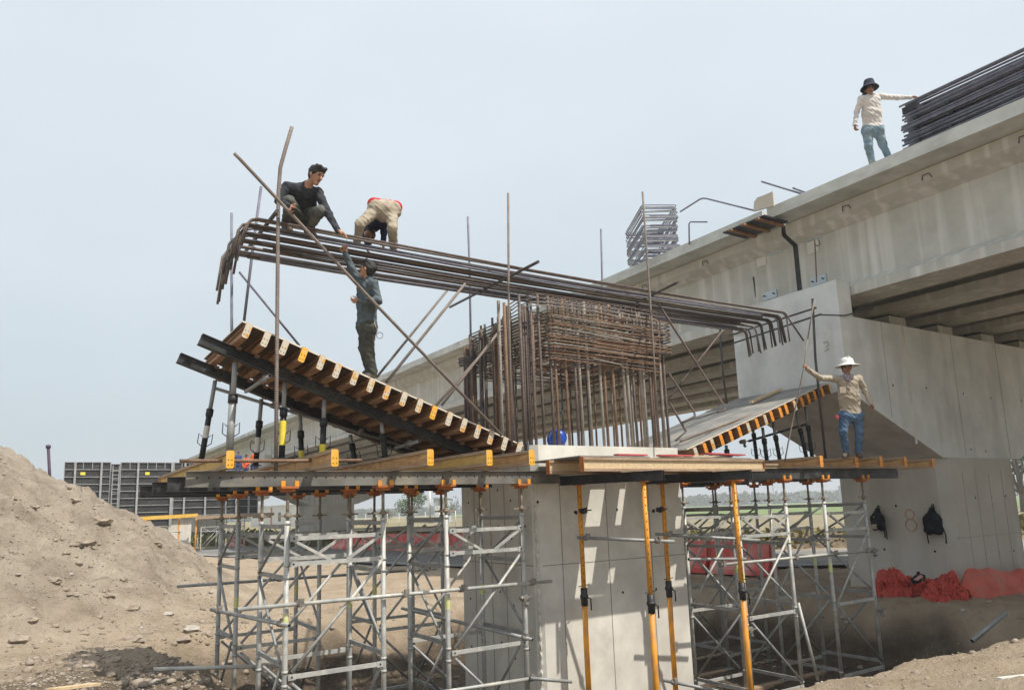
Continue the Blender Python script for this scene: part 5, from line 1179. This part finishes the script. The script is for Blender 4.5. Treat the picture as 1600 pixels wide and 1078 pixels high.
panel(8.36, 11.9, .4, 4.12, 'third tall black form panel behind the yellow streaked platform beam', 7, (.2,.6), .4)
panel(11.96, 14.2, .4, 4.12, 'rightmost black form panel below the distant workers', 7, (.3,.7), .5)
ld = thing('ladder', 'grey access ladder between the two tall form panels on the distant cap', 'ladder', (4.67, Y2-.3, -.6))
for x in (4.48, 4.86): obj('rail', MB().box((x-.025,Y2-.34,-.8),(x+.025,Y2-.28,3.9)), RIB, ld)
for k in range(14): obj('rung', MB().box((4.505,Y2-.33,-.6+k*.32),(4.835,Y2-.29,-.565+k*.32)), RIB, ld)
YB = mat('yellow_beam', [(.62,.36,.05),(.7,.45,.09)], 4, .6, bump=.1)
tag(obj('form_beam', MB().bar((5.4,Y2-.9,.25),(9.9,Y2-.9,.38), .12, .24), YB), 'long yellow beam under the distant form panels', 'timber beam')
tag(obj('form_beam', MB().bar((9.7,Y2-.9,.2),(15.2,Y2-.9,.3), .14, .22), TIMBER_TOP), 'brown beam right of the yellow one under the distant panels', 'timber beam')
tag(obj('form_floor', MB().box((2.0,Y2+.05,3.05),(14.2,Y2+2.9,3.15)), PLY), 'plywood floor inside the distant cap form under the workers', 'formwork')
for x, lab in ((6.6,'left'), (8.75,'middle'), (9.85,'right')): tag(obj('steel_prop', MB().tube([(x,Y2-.6,GZ-.3),(x,Y2-.6,.2)], .06, 8), ORANGE_PROP), lab+' one of the thin orange props before the distant new column', 'prop', 'props before the distant new column')
tag(obj('scaffold_tube', MB().tube([(6.4,Y2-.68,-.75),(8.9,Y2-.68,-.72)], .045, 6), GALV), 'pale tube across the props of the distant new column', 'steel tube')
for i, (x, y) in enumerate(((10.2,Y2-.6),(11.9,Y2-.6),(1.9,Y2-.6))):
    o = dup(tw); o.matrix_world = Matrix.Translation((x, y, -.2)) @ Matrix.Diagonal((1,1,1,1)); o['group'] = 'distant shoring towers'
    o['label'] = ('distant grey shoring tower beside the distant new column', 'second distant shoring tower right of the distant column', 'distant shoring tower hidden behind the mound')[i]

# ---------------------------------------------------------------- barriers along the road
BRED = mat('red_plastic', [(.52,.06,.05),(.60,.11,.09)], 2, .5, bump=.05, stain=((.66,.36,.32), .9, 1.2, .8)); 
def barrier(x, y, ang, label, group, L=2.0):
    t = thing('road_barrier', label, 'barrier', (0,0,0), group)
    pr = [(-.30,0),(.30,0),(.30,.15),(.16,.45),(.11,.98),(-.11,.98),(-.16,.45),(-.30,.15)]
    obj('shell', MB().prism(pr, 'X', 0, L), BRED, t)
    m = MB()
    for u in (.3, 1.0, 1.7): m.box((u-.18,-.22,.28),(u+.18,-.205,.52))
    obj('recess', m, BRED, t); obj('lug', MB().box((L,-.06,.2),(L+.06,.06,.8)), BRED, t)
    t.matrix_world = Matrix.Translation((x, y, GZ+.05)) @ Matrix.Rotation(ang, 4, 'Z'); return t
an = math.atan2(-1.9, .27)
barrier(17.9, 18.9, an, 'red plastic road barrier seen through the right towers, left one', 'barriers behind the right towers'); barrier(18.2, 16.75, an, 'red plastic road barrier seen through the right towers, right one', 'barriers behind the right towers')
for k in range(7):
    u = k/6; barrier(17.2+2.9*u, 49-14.5*u, math.atan2(-14.5,2.9)+.02, ('first','second','third','fourth','fifth','sixth','seventh')[k]+' red plastic barrier from the left in the row beyond the road', 'row of red barriers beyond the road', 2.35)
barrier(13.6, 64, math.atan2(-2.3,.9), 'lone far red barrier seen under the leftmost platform beams', None)
# ---------------------------------------------------------------- greenery and far buildings
LEAF = [mat('leaf_'+n, [a, b], 1.5, .8, bump=0, spec=.15) for n, a, b in (('green', (.05,.085,.025), (.10,.15,.05)), ('dull', (.065,.085,.045), (.12,.145,.075)), ('dry', (.16,.15,.06), (.26,.23,.11)))]
BARK = mat('bark', [(.10,.08,.06),(.17,.14,.11)], 6, .9, bump=.3)
def tree(x, y, h, w, label, lm=0, n=900, group=None, z=GZ, lf=.16):
    t = thing('tree', label, 'tree', (x, y, z), group); rg = np.random.default_rng(int(abs(x*13+y*7)))
    m = MB(); top = V(x, y, z+h*.62); m.tube([(x,y,z-.2),(x+.02*w,y,z+h*.25),top], [h*.035,h*.026,h*.01], 7)
    lobes = []
    for k in range(9):
        a = k*2.4; q = V(x+w*.33*math.cos(a)*(.5+.5*rg.random()), y+w*.33*math.sin(a)*(.5+.5*rg.random()), z+h*(.42+.48*rg.random()))
        lobes.append((q, w*(.16+.12*rg.random()))); m.tube([(x,y,z+h*.2),q], [h*.016,h*.005], 5)
    obj('trunk', m, BARK, t); c = MB()
    for _ in range(n):
        q, r_ = lobes[rg.integers(9)]; d = rg.normal(size=3); d /= np.linalg.norm(d); p = np.array(q)+d*r_*(.55+.55*rg.random())*np.array((1,1,.8))
        u = rg.normal(size=3); u /= np.linalg.norm(u); v = np.cross(u, rg.normal(size=3)); v /= np.linalg.norm(v); s_ = lf*(.6+.8*rg.random())*h/5
        c.add([p-u*s_, p+v*s_*.55, p+u*s_, p-v*s_*.55], [(0,1,2,3)])
    obj('crown', c, LEAF[lm], t); return t
tree(*((69.617,149.957,-2.200))[:2], 6.4, 8.0, 'rounded green tree behind the fence seen between the left towers', 0, 1500)
tree(*((75.951,178.101,-2.200))[:2], 3.6, 4.2, 'small green bush left of the rounded tree behind the fence', 1, 700)
tree(*((83.900,341.884,-2.200))[:2], 7.6, 10, 'green tree behind the white house at left', 0, 1300); tree(*((80.520,296.473,-2.200))[:2], 6.5, 8, 'dark green tree right behind the white house', 0, 900)
tree(*((72.116,137.415,-2.200))[:2], 5.0, 5, 'pale leafless looking tree just left of the new column', 1, 300)
tree(*((96.153,41.159,-2.200))[:2], 10.5, 9, 'dull green tree at the right picture edge behind the old column', 1, 1200)
# far woods: one mass
def wood(name, label, pts, h, dep, lm, n, lf=.8):
    m = MB(); rg = np.random.default_rng(len(pts)*7+n); p = resample(pts, 200)
    hs = h*(.55+.9*np.abs(np.array([float(fbm(np.array(i*.13), np.array(3.+h), 1.0, 4)) for i in range(200)]))+.25)
    for _ in range(n):
        i = rg.integers(200); q = p[i]; hh = hs[i]; z = GZ+hh*(1-(1-rg.random())**1.5*1.0)*1.0
        x, y = q[0]+rg.uniform(-dep,dep), q[1]+rg.uniform(-dep,dep); u = rg.normal(size=3); u /= np.linalg.norm(u); v = np.cross(u, rg.normal(size=3)); v /= np.linalg.norm(v); s_ = lf*(.6+.8*rg.random()); c = np.array((x,y,z))
        m.add([c-u*s_, c+v*s_*.6, c+u*s_, c-v*s_*.6], [(0,1,2,3)])
    return tag(obj(name, m, LEAF[lm], org=(0,0,0)), label, None, None, 'stuff')
wood('far_wood', 'low far off wood beyond the green crop at right', [(470,500),(590,350),(650,210),(670,60)], 8, 22, 1, 7000, 2.2)
wood('far_wood', 'far off trees on the horizon beyond the new column', [(60,620),(160,620),(300,600),(470,500)], 6, 20, 1, 5000, 2.0)
wood('scrub', 'dry brown scrub on the bank beyond the road', [(19.5,62),(22,46),(25.2,33),(29,24.5),(36,19.8),(50,15),(80,4)], .95, 1.3, 2, 9000, .16)
wood('scrub', 'green verge weeds beyond the row of red barriers', [(14,70),(21.5,50),(24,38)], .8, 2.2, 2, 4500, .2)
wood('scrub', 'green weeds below the white house', [(8,74),(14,72),(20,66)], .9, 2.5, 0, 2500, .2)
# brown earth bank beyond the road
m = MB(); pk = smooth([(18.5,66),(22.5,45),(24.6,34),(28.6,25),(35,20.5),(50,15.5),(90,2)], 80); prf = [(-1.6,0),(-.7,.6),(0,.85),(1.2,.8),(2.6,.1)]
vs = []
for i in range(80):
    d = pk[min(i+1,79)]-pk[max(i-1,0)]; nn = np.array((-d[1],d[0]))/np.hypot(*d)
    for o, h_ in prf: q = pk[i]+nn*o*1.0; vs.append((q[0]+.2*float(fbm(np.array(i*.9),np.array(o*3.),1.0,3)), q[1], GZ-.02+h_*(1+.5*float(fbm(np.array(i*.5),np.array(o*2.),1.0,3)))))
m.add(vs, [(i*5+k, (i+1)*5+k, (i+1)*5+k+1, i*5+k+1) for i in range(79) for k in range(4)], 0, None, True)
tag(obj('earth_bank', m, mat('bank_soil', [(.10,.075,.05),(.24,.19,.125)], 1.2, .95, bump=.8, bscale=8), org=(0,0,0)), 'brown weedy earth bank along the far side of the road', None, None, 'structure')
# chain link fence beyond the road
WHITE = mat('white_wall', [(.62,.62,.60),(.70,.70,.68)], .6, .8, bump=0); GREYW = mat('grey_sheet_wall', [(.40,.44,.47),(.48,.52,.55)], .4, .7, bump=0); WIN = mat('dark_window', [(.03,.035,.04),(.06,.065,.07)], 3, .2, bump=0)
fn = thing('fence', 'wire fence on white posts beyond the road', 'fence', (22, 60, GZ)); A_, B_ = V((55.741,146.428,-2.200)), V((55.756,103.697,-2.200))
for k in range(9): q = A_+(B_-A_)*(k/8); obj('post', MB().tube([q, q+V(0,0,2.4)], .06, 6), WHITE, fn)
for h_ in (.5, 1.2, 1.8, 2.3): obj('wire', MB().tube([A_+V(0,0,h_), B_+V(0,0,h_)], .018, 4), GALV, fn)
def house(px0, px1, h, dep, wm, label, name='house', wins=(), Z_=-2.2, roof=None):
    a, b_ = V(px0), V(px1); d = (b_-a).normalized(); nn = V(-d.y, d.x, 0); nn = nn if nn.dot(V(.54,.84,0)) > 0 else -nn
    t = thing(name, label, 'building', (a.x,a.y,GZ)); c = (a+b_)/2+nn*dep/2; c.z = GZ+h/2
    obj('wall', MB().obox(c, d*((b_-a).length/2), nn*(dep/2), (0,0,h/2)), wm, t)
    c2 = c.copy(); c2.z = GZ+h+.12; obj('roof', MB().obox(c2, d*((b_-a).length/2+.25), nn*(dep/2+.25), (0,0,.12)), roof or wm, t)
    for u, w_, z0, z1, mm, nm in wins:
        q = a+d*(b_-a).length*u-nn*.03; q.z = GZ+(z0+z1)/2; obj(nm, MB().obox(q, d*w_, nn*.025, (0,0,(z1-z0)/2)), mm, t)
    return t
TERRA = mat('terracotta', [(.42,.14,.06),(.5,.19,.09)], 2, .8, bump=0)
house((51.307,214.606,-2.200), (55.727,187.697,-2.200), 5.2, 9, WHITE, 'low white house with a terracotta pillar seen left of the old far pier', 'house', ((.48,.5,0,4.9,TERRA,'pillar'), (.2,.7,1.5,3.8,TERRA,'window'), (.66,.8,1.3,3.6,WIN,'window'), (.88,.6,0,3.4,GREYW,'door')))
house((72.860,145.308,-2.200), (74.528,143.768,-2.200), 5.2, 6, GREYW, 'small pale gatehouse just left of the new column', 'shed', ((.5,.8,.4,3.6,WHITE,'door'),))
tag(obj('utility_pole', MB().tube([(73.075,147.588,-2.200), V((73.075,147.588,-2.200))+V(0,0,8.5)], .25, 8), WHITE), 'white round pole standing left of the gatehouse', 'pole')
house((1309.104,1053.650,-2.200), (776.402,561.888,-2.200), 11, 40, GREYW, 'long grey warehouse on the horizon between the right towers', 'warehouse', ((.72,9,0,8,WHITE,'loading_bay'),))
house((716.973,487.569,-2.200), (656.595,428.845,-2.200), 11, 40, WHITE, 'white warehouse on the horizon beside the old column', 'warehouse', ((.5,6,1,4,WIN,'window'), (.85,4,0,5,GREYW,'door')))
house((776.402,561.888,-2.200), (622.199,423.154,-2.200), 8, 40, GREYW, 'lower grey hall between the two warehouses', 'warehouse', ((.5,3,0,5,WIN,'door'),))
house((374.397,241.249,-2.200), (354.168,223.667,-2.200), 9, 8, GREYW, 'tall pale tank house right at the old column', 'shed', ((.5,2,5,7,WIN,'window'),))
for q, lab in (((1282.236,1194.453,-2.200),'thin far pole right of the new column'), ((420.845,330.479,-2.200),'thin far pole before the grey warehouse'), ((270.237,179.420,-2.200),'thin far pole before the white warehouse')):
    q = V(q); tag(obj('utility_pole', MB().tube([q, q+V(0,0,13)], .22, 6).bar(q+V(-1.2,.9,12), q+V(1.2,-.9,12), .15, .15), BARK), lab, 'pole')
# ---------------------------------------------------------------- haze: one closed box of pale air round the whole site
hm = bpy.data.materials.new('haze'); hm.use_nodes = True; t = hm.node_tree; t.nodes.clear()
o_ = t.nodes.new('ShaderNodeOutputMaterial'); pv = t.nodes.new('ShaderNodeVolumePrincipled'); pv.inputs['Density'].default_value = .0010
pv.inputs['Color'].default_value = (.93, .96, 1.0, 1); pv.inputs['Anisotropy'].default_value = .1; t.links.new(pv.outputs[0], o_.inputs['Volume'])
E_ = 1.05*max(abs(gx).max(), abs(gy).max()); hz = obj('haze', MB().box((-E_,-E_,-5.2),(E_,E_,30)), hm, org=(0,0,0)); tag(hz, 'pale even haze over the whole site', None, None, 'stuff')
